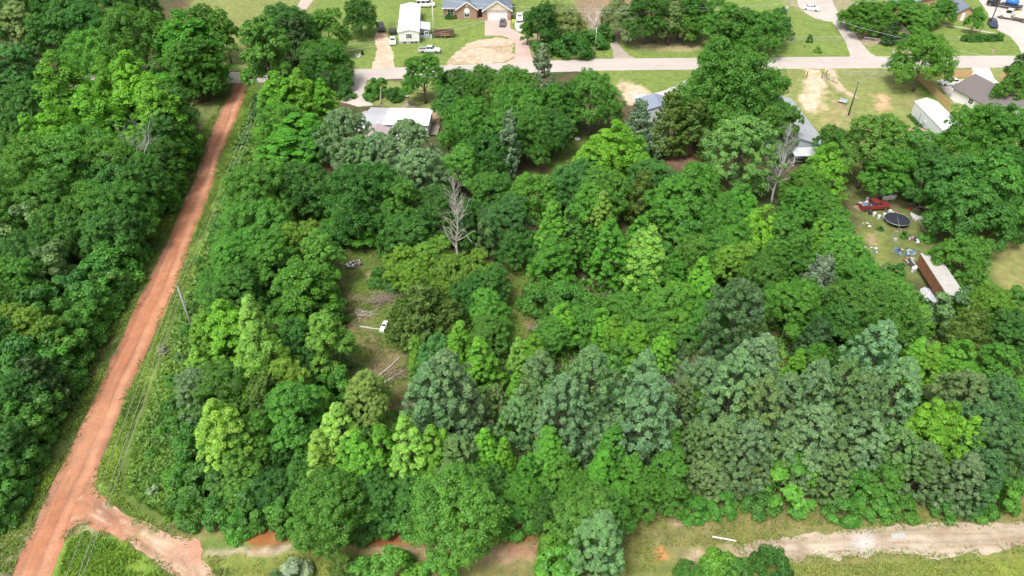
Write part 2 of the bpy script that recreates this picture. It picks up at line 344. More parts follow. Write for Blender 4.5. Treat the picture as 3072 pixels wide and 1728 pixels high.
# red dirt road: a strip with wheel tracks, graded ridges and a worn edge
def red_road():
    def resample(line, n):
        g = [W(x, y).xy for x, y in line]; d = [0]
        for a, b in zip(g, g[1:]): d.append(d[-1]+(b-a).length)
        t = np.linspace(0, d[-1], n); return np.stack([np.interp(t, d, [p.x for p in g]), np.interp(t, d, [p.y for p in g])], 1)
    n, m = 420, 22
    A = resample([(5, 1830)]+RED_L, n); B = resample([(90, 1850)]+RED_R, n)
    D = B-A; nr = D/np.linalg.norm(D, axis=1)[:, None]
    A = A+nr*((fnoise(A[:, 0], A[:, 1], 4.0, 50)-.5)*.8)[:, None]; B = B+nr*((fnoise(B[:, 0], B[:, 1], 4.0, 51)-.5)*.8)[:, None]
    u = np.linspace(0, 1, m); P = A[:, None]*(1-u)[None, :, None]+B[:, None]*u[None, :, None]
    x = P[..., 0].ravel(); y = P[..., 1].ravel(); U = np.tile(u, n); V = np.repeat(np.linspace(0, 1, n)*230, m)
    st = vnoise(U*60, V, 9.0, 60)*.5+vnoise(U*60, V, 4.0, 61)*.5; wob = (vnoise(V, V*0, 9, 62)-.5)*.07
    def band(c, w): return np.exp(-((U-c-wob)/w)**2)
    base = np.array((.400, .172, .090)); pale = np.array((.50, .275, .170)); dark = np.array((.25, .125, .085)); grey = np.array((.34, .23, .18))
    col = np.tile(base, (len(x), 1))
    def mix(c, k):
        nonlocal col
        k = np.clip(k, 0, 1)[:, None]; col = col*(1-k)+c*k
    mix(pale, (band(.72, .13)*.8+band(.30, .10)*.35)*(.4+.9*st)); mix(pale, np.clip((fnoise(x, y, 7, 63)-.5)*2.2, 0, .6))
    mix(dark, 1.25*(band(.02, .06)*.9+band(.15, .04)*.7+band(.33, .025)*.35+band(.56, .035)*.65+band(.88, .03)*.35+band(.98, .05)*.7)*np.clip((vnoise(U*30, V, 16, 64)-.25)*1.9, 0, 1))
    mix(grey, (band(.08, .09)+.6*band(.58, .06))*np.clip((fnoise(x, y, 12, 65)-.36)*3, 0, .85)); col *= (.90+.20*fnoise(x, y, 2.2, 66))[:, None]
    z = np.full(len(x), .008)
    me = bpy.data.meshes.new('dirt_road'); i = np.arange((n-1)*(m-1)); a = (i//(m-1))*m+i % (m-1)
    me.from_pydata(np.stack([x, y, z], 1).tolist(), [], np.stack([a, a+1, a+m+1, a+m], 1).tolist()); me.update()
    at = me.attributes.new('Col', 'FLOAT_COLOR', 'POINT'); at.data.foreach_set('color', np.concatenate([col, np.ones((len(col), 1))], 1).astype(np.float32).ravel())
    me.materials.append(CLAY); o = link('dirt_road', me); o['kind'] = 'structure'
red_road()
def streak(x, y, ang, s=.6, L=7, seed=70):
    ca, sa = math.cos(ang), math.sin(ang); a = x*ca+y*sa; b = -x*sa+y*ca
    return float(vnoise(a/L, b/s, 1.0, seed)*.6+vnoise(a/(L*.4), b/(s*.5), 1.0, seed+1)*.4)
def lerp3(a, b, k): k = max(0, min(1, k)); return tuple(p*(1-k)+q*k for p, q in zip(a, b))
BR_L = [(298, 1400), (291, 1464), (307, 1491), (361, 1538), (446, 1573), (520, 1600), (590, 1622), (612, 1660), (650, 1728), (668, 1800)]
BR_R = [(190, 1619), (217, 1584), (248, 1569), (295, 1592), (349, 1611), (419, 1650), (477, 1693), (520, 1728), (550, 1800)]
SL_T = [(2000+.4161*u, 1200+.4161*v) for u, v in ((500, 1085), (700, 1015), (1000, 965), (1400, 935), (1650, 892), (1900, 890), (2300, 893), (2576, 870), (2900, 850))]
SL_B = [(2000+.4161*u, 1200+.4161*v) for u, v in ((500, 1108), (780, 1130), (920, 1165), (1200, 1132), (1500, 1112), (1830, 1122), (1950, 1130), (2300, 1100), (2576, 1068), (2900, 1040))]
def polydist(x, y, g):
    best = 1e9; arc = 0; acc = 0
    for (ax, ay), (bx, by) in zip(g, g[1:]):
        dx, dy = bx-ax, by-ay; L2 = dx*dx+dy*dy; t = max(0, min(1, ((x-ax)*dx+(y-ay)*dy)/L2)); d = math.hypot(x-ax-t*dx, y-ay-t*dy); L = math.sqrt(L2)
        if d < best: best = d; arc = acc+t*L
        acc += L
    return best, arc
_brl, _brr, _slt, _slb = G(BR_L), G(BR_R), G(SL_T), G(SL_B)
def ruts(x, y, L, Rr, tracks, seed):
    """how deep the wheel tracks are here: bands that follow the lane between its two edges"""
    a, v = polydist(x, y, L); b, _ = polydist(x, y, Rr); u = a/(a+b+1e-6); u += (float(vnoise(v, 0, 6, seed))-.5)*.12; k = 0
    for c, w in tracks: k += math.exp(-((u-c)/w)**2)*max(0, min(1, (float(vnoise(v+c*50, c*9, 5, seed+1))-.2)*2))
    return k, u, v
# the branch that turns off towards the muddy lane: red at the junction, sandy further on
def branch_col(x, y):
    px, py = pix(x, y); k = (px-290)/230+(fnoise(x, y, 3, 72)-.5)*1.2; s = streak(x, y, -.62)
    c = lerp3((.42, .205, .120), (.48, .365, .255), k); k2, u, v = ruts(x, y, _brl, _brr, ((.14, .05), (.26, .04), (.42, .035), (.58, .05), (.72, .04), (.88, .05)), 75); c = lerp3(c, (.27, .14, .095), (s-.50)*2.2); c = lerp3(c, (.31, .165, .11), k2*.75); c = lerp3(c, (.56, .44, .33), (float(vnoise(u*14, v, 1.6, 79))-.62)*2.0)
    if px > 480: c = lerp3(c, (.46, .25, .17), ((px-480)/90)*(1.0 if py < 1690 else .2)*fnoise(x, y, 4, 74)*1.6)
    return lerp3(c, (.22, .22, .10), (float(fnoise(x, y, 2.2, 73))-.66)*4)
sheet('dirt_lane', [(300, 1392), (295, 1425), (291, 1464), (307, 1491), (361, 1538), (446, 1573), (520, 1600), (590, 1622), (606, 1650), (606, 1677), (644, 1728), (660, 1800), (545, 1800), (520, 1728), (477, 1693), (419, 1650), (349, 1611), (295, 1592), (248, 1569), (217, 1584), (190, 1619), (215, 1540), (260, 1450)], .013, branch_col, CLAY, .22, .45)
def sand_col(x, y):
    px, py = pix(x, y); s = streak(x, y, .07, .7, 9, 80); f = float(fnoise(x, y, 5, 81))
    c = lerp3((.36, .285, .205), (.50, .43, .34), s*2.0-.5); k2, u, v = ruts(x, y, _slt, _slb, ((.22, .045), (.36, .035), (.62, .05), (.78, .04)), 85); c = lerp3(c, (.26, .195, .135), k2*.6); c = lerp3(c, (.54, .47, .385), (float(vnoise(u*12, v, 2.0, 89))-.60)*2.0); c = lerp3(c, (.30, .22, .145), (f-.50)*3.2+(px-2750)/900)
    c = lerp3(c, (.56, .54, .51), .75-math.hypot(px-2590, (py-1630)*1.3)/70+ (f-.5))
    return lerp3(c, (.21, .21, .10), (float(fnoise(x, y, 2.4, 82))-.66)*3.5)
sheet('sandy_lane', [(2208+2*(u-500)*.2081, 1200+.4161*v) for u, v in ((500, 1085), (700, 1015), (1000, 965), (1400, 935), (1650, 892), (1900, 890), (2300, 893), (2576, 870), (2900, 850), (2900, 1040), (2576, 1068), (2300, 1100), (1950, 1130), (1830, 1122), (1500, 1112), (1200, 1132), (920, 1165), (780, 1130), (500, 1108))], .008, sand_col, CLAY, .26, .75)
sheet('mud_puddle', [(733, 1608), (760, 1594), (800, 1600), (815, 1612), (830, 1626), (790, 1636), (756, 1634), (738, 1622)], .012, lambda x, y: lerp3((.24, .095, .04), (.36, .17, .055), float(fnoise(x, y, 1.5, 90))*1.4-.2), earthmat('wet_mud', .25, 3, .08, .05, .5), .3, .12)
# paved street and what branches off it
def street_col(x, y):
    s = streak(x, y, .0, .8, 14, 95); return lerp3((.41, .375, .345), (.49, .445, .41), s*.8+float(fnoise(x, y, 9, 96))*.5-.1)
ST_N = [(-260, 236), (400, 226), (700, 216), (1050, 208), (1280, 199), (1600, 184), (1800, 176), (2300, 172), (3000, 167), (3500, 164)]
ST_S = [(3500, 200), (3000, 203), (2300, 207), (1800, 212), (1600, 218), (1280, 233), (1050, 242), (700, 249), (400, 258), (-260, 268)]
sheet('paved_street', ST_N+ST_S, .016, street_col, PAVE, .9, .25, edge_step=.8)
CONC = (.53, .50, .465); PINKC = (.50, .375, .335)
A_ = lambda u, v: (900+.31056*u, .31056*v)
B_ = lambda u, v: (1600+.31056*u, .31056*v)
C_ = lambda u, v: (2272+.31056*u, .31056*v)
D_ = lambda u, v: (2472+.4141*u, 350+.4141*v)
sheet('driveway', [A_(1785, 178), A_(2035, 178), A_(2030, 270), A_(2100, 310), A_(2195, 355), A_(2215, 450), A_(2240, 560), A_(2300, 606), A_(1990, 606), A_(2070, 560), A_(2082, 440), A_(2055, 385), A_(1950, 345), A_(1785, 345)], .010, PINKC, PAVE, .8, .06)
sheet('driveway', [A_(2070, 190), A_(2160, 190), A_(2165, 310), A_(2095, 300), A_(2080, 270)], .006, CONC, PAVE, .9, .06)
sheet('bare_sand', [A_(1400, 625), A_(1440, 580), A_(1530, 500), A_(1600, 430), A_(1720, 392), A_(1900, 362), A_(2040, 380), A_(2065, 440), A_(2060, 560), A_(1960, 600), A_(1800, 615)], .005, lambda x, y: lerp3((.50, .41, .315), (.30, .275, .16), (float(fnoise(x, y, 3.0, 101))-.50)*3.0), EARTH, .7, .9)
sheet('dirt_driveway', [A_(730, 320), A_(800, 300), A_(850, 330), A_(870, 440), A_(905, 500), A_(905, 640), A_(960, 665), A_(690, 672), A_(720, 560), A_(745, 480), A_(720, 390)], .005, lambda x, y: lerp3((.52, .36, .26), (.58, .47, .37), float(fnoise(x, y, 3, 102))*1.6-.3), EARTH, .7, .5)
sheet('driveway', [A_(395, 770), A_(650, 770), A_(620, 850), A_(640, 920), A_(700, 1020), A_(560, 1030), A_(400, 985), A_(480, 880), A_(495, 810)], .012, (.50, .455, .41), PAVE, .7, .2)
sheet('driveway', [A_(-215, 690), A_(-90, 690), A_(-100, 560), A_(-60, 420), A_(-110, 330), A_(40, 120), A_(170, -60), A_(40, -60), A_(-60, 130), A_(-210, 330), A_(-200, 450)], .010, (.46, .39, .345), PAVE, .8, .3)
sheet('driveway', [B_(775, 575), B_(770, 500), B_(740, 420), B_(765, 360), B_(815, 410), B_(860, 470), B_(920, 530), B_(1010, 575)], .012, (.36, .31, .27), PAVE, .7, .2)
sheet('driveway', [B_(950, 900), B_(1100, 915), B_(1280, 870), B_(1420, 800), B_(1560, 720), B_(1680, 690), B_(1700, 720), B_(1620, 800), B_(1500, 880), B_(1390, 940), B_(1250, 980), B_(1180, 1090), B_(1000, 1050)], .008, (.47, .47, .48), PAVE, .7, .2)
sheet('driveway', [C_(900, 550), C_(860, 420), C_(790, 300), C_(720, 210), C_(660, 205), C_(560, 180), C_(470, 130), C_(400, 60), C_(370, -60), C_(700, -60), C_(760, 90), C_(830, 200), C_(950, 340), C_(1010, 420), C_(1090, 510), C_(1160, 548)], .010, (.46, .425, .385), PAVE, .8, .2)
sheet('truck_yard', [C_(2100, -60), C_(2900, -60), C_(2900, 700), C_(2576, 560), C_(2520, 440), C_(2440, 350), C_(2260, 260), C_(2230, 130)], .010, (.50, .455, .42), PAVE, 1.0, .15)
sheet('garden_path', [C_(1610, 203), C_(1900, 248), C_(2280, 312), C_(2300, 330), C_(2100, 296), C_(1850, 252), C_(1610, 214)], .006, (.45, .40, .32), PAVE, .6, .1)
sheet('driveway', [C_(2060, 700), C_(2080, 655), C_(2240, 655), C_(2290, 760), C_(2420, 870), C_(2460, 960), C_(2300, 960), C_(2120, 800)], .010, (.58, .55, .52), PAVE, .7, .08)
sheet('patio', [C_(1730, 770), C_(1990, 765), C_(2060, 800), C_(1960, 900), C_(2000, 1000), C_(1900, 990), C_(1820, 900)], .008, (.47, .44, .42), PAVE, .7, .08)

# ------------------------------------------------------------------ vegetation: prototype meshes
def leaf_mesh(name, cen, nor, size, tone, mat, aspect=1.5, along=None, jit=.5, r=None):
    """many small leaf-spray faces: diamonds at cen facing nor, long axis along 'along' or random"""
    r = r or rng; N = len(cen)
    nor = nor+r.normal(0, jit, (N, 3)); nor /= np.linalg.norm(nor, axis=1)[:, None]+1e-9
    ref = along if along is not None else r.normal(0, 1, (N, 3))
    t = ref-nor*np.sum(ref*nor, 1)[:, None]; t /= np.linalg.norm(t, axis=1)[:, None]+1e-9
    b = np.cross(nor, t); s = size[:, None]
    q = np.stack([cen-t*s*.5*aspect, cen+b*s*.5+nor*s*.12, cen+t*s*.5*aspect, cen-b*s*.5+nor*s*.12], 1).reshape(-1, 3)
    me = bpy.data.meshes.new(name); me.vertices.add(4*N); me.vertices.foreach_set('co', q.astype(np.float32).ravel())
    me.loops.add(4*N); me.loops.foreach_set('vertex_index', np.arange(4*N, dtype=np.int32))
    me.polygons.add(N); me.polygons.foreach_set('loop_start', (np.arange(N)*4).astype(np.int32)); me.polygons.foreach_set('loop_total', np.full(N, 4, np.int32))
    me.update(); at = me.attributes.new('tone', 'FLOAT', 'FACE'); at.data.foreach_set('value', np.clip(tone, 0, 1).astype(np.float32))
    me.materials.append(mat); return me
def sph(r, n):
    v = r.normal(0, 1, (n, 3)); return v/np.linalg.norm(v, axis=1)[:, None]
def clumps_to_leaves(cc, cr, per, r, flat=.75, up=.5, leaf=.30, fill=.25, outward=None):
    """each clump is a small dome of leaf sprays, denser on its upper and outer side"""
    n = len(cc); tot = n*per; ci = np.repeat(np.arange(n), per); d = sph(r, tot); o = outward[ci] if outward is not None else np.zeros((tot, 3))
    d = d+np.array([0, 0, up])+o*.45; d /= np.linalg.norm(d, axis=1)[:, None]
    rad = cr[ci]*np.where(r.random(tot) < fill, r.random(tot)**.5, .85+.25*r.random(tot))
    cen = cc[ci]+d*rad[:, None]*np.array([1, 1, flat])
    ctone = r.random(n); tone = .55*ctone[ci]+.45*r.random(tot)
    return cen, d*np.array([1, 1, 1.3])+np.array([0, 0, .35]), leaf*(.6+.8*r.random(tot)), tone
def limbs(mb, base, targets, r0, r, bend=.15, n=5):
    for t in targets:
        t = Vector(t); b = Vector(base); m = b.lerp(t, .5)+Vector((r.normal(0, bend), r.normal(0, bend), -.08*(t-b).length))
        mb.tube([b, b.lerp(m, .5)+(m-b)*.02, m, m.lerp(t, .5), t], [r0, r0*.75, r0*.55, r0*.35, r0*.12], n, False)
def trunk_mesh(name, h_top, r0, targets, starts, seed, mat, lean=.25):
    r = np.random.default_rng(seed); mb = MB(); k = 7; pts = []
    for i in range(k): t = i/(k-1); pts.append((lean*math.sin(t*2.2)*t+r.normal(0, .05)*t, r.normal(0, .07)*t, h_top*t-.15))
    mb.tube(pts, [r0*(1.35 if i == 0 else 1-.75*i/(k-1)) for i in range(k)], 7)
    for t, s in zip(targets, starts):
        q = s*(k-1); i = min(int(q), k-2); b = Vector(pts[i]).lerp(Vector(pts[i+1]), q-i); limbs(mb, b, [t], r0*(.45-.25*s), r)
    return mb.mesh(name, mat, True)
PROTO = {}   # kind -> list of (crown mesh, trunk mesh, width, height)
def oak(seed, Wd, Ht, cb=.16, nsub=11, leaf=.165, per=74, droop=0.0, mat=None):
    """spreading tree: several rounded boughs, each a heap of leafy clumps, with gaps between them"""
    r = np.random.default_rng(seed); rx = Wd/2; z0 = Ht*cb; cz = Ht-z0; cc = []; cr = []; dd = []; tops = []
    subs = [(r.normal(0, .06)*Wd, r.normal(0, .06)*Wd, Ht-.20*Wd*(.8+.3*r.random()), .20+.05*r.random())]
    for i in range(nsub):
        a = 2.39996*i+r.normal(0, .35); lev = (i+.5)/nsub; z = z0+cz*(.80-.66*lev)+r.normal(0, .03)*Ht; rr = rx*(.34+.36*min(1, lev*1.6))*(.85+.35*r.random()); subs.append((math.cos(a)*rr, math.sin(a)*rr, z, .165+.10*r.random()))
    for x, y, z, q in subs:
        sr = q*Wd; n = int(30+14*r.random()); d = sph(r, n*3); out = np.array([x, y, 0])/(rx+.01); d = d[(d@(out*.8+np.array([0, 0, .9]))) > -.25][:n]
        k = (.66+.52*r.random(len(d))); cc.append(np.array([x, y, z])+d*k[:, None]*sr*np.array([1, 1, .85])); cr.append((.17+.17*r.random(len(d)))*sr); dd.append(d*.7+out*.6+np.array([0, 0, .2])); tops.append((x, y, z))
    cc = np.concatenate(cc); cr = np.concatenate(cr); dd = np.concatenate(dd); dd /= np.linalg.norm(dd, axis=1)[:, None]+1e-9; cc[:, 2] = np.clip(cc[:, 2], .5, None)
    cen, nor, sz, tone = clumps_to_leaves(cc, cr, per, r, .85, .5, leaf, .30, dd)
    n2 = len(cc)*10; ci = r.integers(0, len(cc), n2); d2 = dd[ci]+r.normal(0, .55, (n2, 3)); d2 /= np.linalg.norm(d2, axis=1)[:, None]      # loose sprays past the outline
    cen = np.concatenate([cen, cc[ci]+d2*(cr[ci]*(1.0+.55*r.random(n2)))[:, None]]); nor = np.concatenate([nor, d2+np.array([0, 0, .6])]); sz = np.concatenate([sz, leaf*(.5+.6*r.random(n2))]); tone = np.concatenate([tone, .35+.65*r.random(n2)])
    al = None
    if droop: al = np.concatenate([dd.repeat(per, 0), d2])+np.array([0, 0, -droop])+r.normal(0, .35, (len(cen), 3))
    cm = leaf_mesh('crown', cen, nor, sz, tone, LEAF, 2.3 if droop else 1.5, al, .5, r)
    tm = trunk_mesh('trunk', Ht*.62, .022*Ht, tops, list(np.clip(.3+.6*r.random(len(tops)), .3, .92)), seed+500, BARK)
    return cm, tm, Wd, Ht
def gum(seed, Wd, Ht, leaders=3, cb=.12, leaf=.185, nl=330):
    """upright tree of several pointed leaders, clumps small and starry"""
    r = np.random.default_rng(seed); cc = []; out = []; w = []
    L = [(0, 0, 1.0, .62)]
    for i in range(leaders): a = 6.283*(i+.4*r.random())/leaders; L.append((math.cos(a)*Wd*.24, math.sin(a)*Wd*.24, .70+.22*r.random(), .46))
    tot = sum(l[3]*l[2] for l in L)
    for lx, ly, hf, wf in L:
        n = int(nl*wf*hf/tot)
        for _ in range(n):
            t = r.random()**.8; top = Ht*hf; z = Ht*cb+(top-Ht*cb)*t
            prof = (1-t**1.9)**.85*(.55+.45*min(1, t/.25)); rad = Wd*.5*wf*prof*(.72+.38*r.random())+.12
            a = r.random()*6.283; cc.append((lx*(1-.3*t)+math.cos(a)*rad, ly*(1-.3*t)+math.sin(a)*rad, z)); out.append((math.cos(a), math.sin(a), .7))
        cc.append((lx*.7, ly*.7, Ht*hf-.2)); out.append((0, 0, 1))
    cc = np.array(cc); out = np.array(out); out /= np.linalg.norm(out, axis=1)[:, None]
    cr = (.034+.036*r.random(len(cc)))*Wd*1.12
    cen, nor, sz, tone = clumps_to_leaves(cc, cr, 76, r, 1.0, .75, leaf, .2, out)
    cm = leaf_mesh('crown', cen, nor, sz, tone, LEAF, 1.25, None, .5, r)
    tm = trunk_mesh('trunk', Ht*.86, .017*Ht, [tuple(cc[i]) for i in r.choice(len(cc), 12, False)], list(.25+.6*r.random(12)), seed+500, BARK, .1)
    return cm, tm, Wd, Ht
def pine(seed, Wd, Ht, cb=.10, nl=270, leaf=.40, sharp=2.8, puff=.046):
    """tall cone of layered boughs, each ending in round tufts of needles"""
    r = np.random.default_rng(seed); cc = []; out = []
    for i in range(nl):
        t = ((i+r.random())/nl)**.82; z = Ht*(cb+(1-cb)*t*.97); prof = (1-t**sharp)**.62*(.70+.30*min(1, t/.28))
        a = 2.39996*i+r.normal(0, .5); rad = Wd*.5*prof*(.80+.30*r.random() if r.random() < .78 else .45+.2*r.random())*(1+.16*math.sin(3*a+seed)+.12*math.sin(17*t+seed))
        cc.append((math.cos(a)*rad, math.sin(a)*rad, z)); out.append((math.cos(a), math.sin(a), .9))
    cc.append((0, 0, Ht-.35)); out.append((0, 0, 1)); cc = np.array(cc); out = np.array(out); out /= np.linalg.norm(out, axis=1)[:, None]
    cr = (puff+.034*r.random(len(cc)))*Wd*(1.1-.35*cc[:, 2]/Ht); per = 80; ci = np.repeat(np.arange(len(cc)), per); tot = len(ci)
    d = sph(r, tot)+np.array([0, 0, .45])+out[ci]*.35; d /= np.linalg.norm(d, axis=1)[:, None]
    cen = cc[ci]+d*(cr[ci]*(.60+.42*r.random(tot)**.6))[:, None]*np.array([1, 1, .9])
    ct = r.random(len(cc)); tone = .6*ct[ci]+.4*r.random(tot)
    nor = np.cross(d, sph(r, tot))*.8+d*.7+np.array([0, 0, .4])
    cm = leaf_mesh('crown', cen, nor, .11+.09*r.random(tot), tone, NEEDLE, 2.4, d, .25, r)
    pk = r.choice(len(cc), 18, False); tm = trunk_mesh('trunk', Ht*.93, .015*Ht, [tuple(cc[q]) for q in pk], list(np.clip(cc[pk, 2]/Ht*1.0, .1, .95)), seed+500, PINEBARK, .12)
    return cm, tm, Wd, Ht
def cedar(seed, Wd, Ht, nl=150, cb=.06, conic=1.0):
    """dense feathery cone: sprays sweep outward and upward"""
    r = np.random.default_rng(seed); t = r.random(nl)**.8; a = r.random(nl)*6.283
    prof = np.where(t < .2, .7+1.5*t, 1-((t-.2)/.8)**(1.15/conic)); rad = Wd*.5*np.clip(prof, 0, 1)*(.55+.5*r.random(nl))
    cc = np.stack([np.cos(a)*rad, np.sin(a)*rad, Ht*(cb+(1-cb)*t*.97)], 1); out = np.stack([np.cos(a), np.sin(a), .9+0*a], 1); out /= np.linalg.norm(out, axis=1)[:, None]
    per = 190; ci = np.repeat(np.arange(nl), per); tot = len(ci); s = r.random(tot); ln = Wd*(.10+.09*r.random(nl))[ci]
    cen = cc[ci]+out[ci]*(s*ln*1.5)[:, None]+r.normal(0, 1, (tot, 3))*(ln*.30*(1.1-s))[:, None]
    tone = .5*r.random(nl)[ci]+.5*r.random(tot)
    cm = leaf_mesh('crown', cen, out[ci]+np.array([0, 0, .5]), .085+.10*r.random(tot), tone, NEEDLE, 2.4, out[ci]+r.normal(0, .4, (tot, 3)), .6, r)
    tm = trunk_mesh('trunk', Ht*.9, .018*Ht, [tuple(cc[i]) for i in r.choice(nl, 10, False)], list(np.clip(t[r.choice(nl, 10, False)], .1, .85)), seed+500, BARK, .1)
    return cm, tm, Wd, Ht
def shrub(seed, Wd, Ht, nl=42, leaf=.155, per=130):
    r = np.random.default_rng(seed); d = sph(r, nl*2); d = d[d[:, 2] > -.25][:nl]; d[:, 2] = np.abs(d[:, 2])
    rad = (.62+.42*r.random(len(d))); cc = d*rad[:, None]*np.array([Wd*.45, Wd*.45, Ht*.80])+np.array([0, 0, Ht*.10]); cr = (.09+.08*r.random(len(d)))*Wd
    cen, nor, sz, tone = clumps_to_leaves(cc, cr, per, r, .8, .5, leaf, .3, d); cen[:, 2] = np.clip(cen[:, 2], .03, None)
    return leaf_mesh('foliage', cen, nor, sz, tone, LEAF, 1.6, None, .55, r), None, Wd, Ht
def ext(p):
    n = len(p[0].vertices); v = np.empty(n*3, np.float32); p[0].vertices.foreach_get('co', v); v = v.reshape(-1, 3)
    return p[0], p[1], float(2*np.percentile(np.hypot(v[:, 0], v[:, 1]), 96)), float(np.percentile(v[:, 2], 99.7))
PROTO['o'] = [oak(1, 8, 14, .14, 12), oak(2, 8, 14, .12, 13), oak(3, 8.5, 13, .16, 12), oak(4, 10.5, 11.5, .14, 14), oak(5, 11, 11, .12, 15), oak(6, 10, 12, .16, 13), oak(7, 9, 8, .08, 12), oak(8, 9, 7.5, .08, 13), oak(9, 6, 14, .12, 13), oak(10, 12, 10, .2, 13, .165, 74)]
PROTO['g'] = [gum(11, 6.5, 14), gum(12, 6, 13.5, 2), gum(13, 8, 14, 4), gum(14, 8.5, 13, 5), gum(15, 4.5, 13, 2), gum(16, 9.5, 12, 6, .1, .185, 400), gum(17, 5, 9, 3, .08, .16, 260)]
PROTO['p'] = [pine(21, 7, 15), pine(22, 7.5, 15, .08, 290, .4, 3.0), pine(23, 6.5, 14, .06, 260, .4, 2.8), pine(24, 9.5, 13, .1, 330, .4, 3.2), pine(25, 4.5, 11, .06, 190, .4, 2.6), pine(26, 8, 16, .12, 280, .4, 3.2), pine(27, 6, 15, .05, 250, .4, 2.8)]
PROTO['c'] = [cedar(31, 6, 11), cedar(32, 7, 10, 170), cedar(33, 4, 12, 130, .05, .9), cedar(34, 9, 10, 190, .05, 1.2)]
PROTO['f'] = [oak(41, 9, 9, .06, 13, .155, 72, .5), oak(42, 9, 12, .1, 13, .155, 72, .7), oak(43, 6.5, 13, .14, 12, .155, 72, .4), oak(44, 10, 8, .06, 14, .155, 72, .6), oak(45, 8, 12, .1, 12, .155, 72, 1.1)]
PROTO['s'] = [shrub(51, 4, 3), shrub(52, 4.5, 2.6), shrub(53, 3.5, 4), shrub(54, 5, 3.2, 55), shrub(55, 3, 3.6, 38)]
for _k in PROTO: PROTO[_k] = [ext(p) for p in PROTO[_k]]
def bare(seed, Wd, Ht, kind='snag', levels=4, mat=DEADWOOD):
    """leafless tree: trunk plus forking limbs down to twigs"""
    r = np.random.default_rng(seed); tr = MB(); br = MB()
    def grow(mb, p, d, L, rad, lev):
        k = 4; pts = [p]; q = p.copy(); dd = d.copy()
        for i in range(k):
            dd = (dd+Vector(r.normal(0, .14, 3))+Vector((0, 0, .07))).normalized(); q = q+dd*(L/k); pts.append(q.copy())
        mb.tube(pts, [rad*(1-.5*i/k) for i in range(k+1)], 5 if lev < 2 else 3, False)
        if lev >= levels: return
        for j in range(3 if lev < 2 else 2+int(r.random()*2)):
            s = 1+int(r.random()*k) if j else k; nd = (dd+Vector(r.normal(0, .55, 3))).normalized(); grow(br, pts[min(s, k)], nd, L*(.52+.25*r.random()), rad*.45, lev+1)
    if kind == 'snag':
        n = 12; pts = [Vector((.25*math.sin(i*.7), .2*math.cos(i*.9), Ht*.96*i/n-.1)) for i in range(n+1)]; tr.tube(pts, [.014*Ht*(1.25 if i == 0 else 1-.8*i/n) for i in range(n+1)], 7)
        for i in range(44):
            t = .22+.76*r.random(); p = pts[0].lerp(pts[-1], t); q = pts[min(int(t*n), n)].copy(); a = r.random()*6.283; up = .5+1.6*t
            grow(br, q, Vector((math.cos(a), math.sin(a), up)).normalized(), Wd*.50*(1.15-.65*t)*(.6+.5*r.random()), .0075*Ht*(1.3-t), 2)
    elif kind == 'fork':
        for i in range(4):
            a = i*1.6+r.random(); grow(tr if i == 0 else br, Vector((0, 0, -.1)), Vector((math.cos(a)*.35, math.sin(a)*.35, 1)).normalized(), Ht*.42, .020*Ht, 0)
    else:   # brush: many thin stems from the ground
        for i in range(34):
            a = r.random()*6.283; rr = r.random()*Wd*.22; grow(tr if i == 0 else br, Vector((math.cos(a)*rr, math.sin(a)*rr, 0)), Vector((math.cos(a)*.75, math.sin(a)*.75, 1)).normalized(), Ht*.45, .022, 2)
    return tr.mesh('trunk', mat, True), br.mesh('branches', mat, True), Wd, Ht

# ------------------------------------------------------------------ vegetation: planting
COL = {'g': (.175, .430, .024), 'gp': (.265, .500, .075), 'gd': (.115, .340, .026), 'o': (.112, .300, .034), 'od': (.075, .220, .034), 'ol': (.150, .355, .046), 'oy': (.195, .380, .034), 'ob': (.095, .275, .062),
       'p': (.190, .330, .140), 'po': (.180, .300, .100), 'pl': (.155, .340, .072), 'pd': (.095, .210, .068), 'c': (.125, .220, .028), 'cd': (.068, .155, .038), 'cs': (.240, .350, .225), 'f': (.125, .345, .040), 'fd': (.085, .250, .040), 'fl': (.165, .380, .060),
       'w': (.280, .390, .165), 's': (.105, .290, .038), 'sd': (.082, .235, .038), 'sl': (.145, .370, .042), 'ow': (.270, .440, .095), 'ss': (.420, .560, .400), 'sy': (.190, .370, .038), 'sg': (.155, .285, .110)}
for _k, (_r, _g, _bb) in list(COL.items()): COL[_k] = (_r*.95, _g*.99, _bb*.9+.055*_g)     # a cooler, slightly greyer green overall
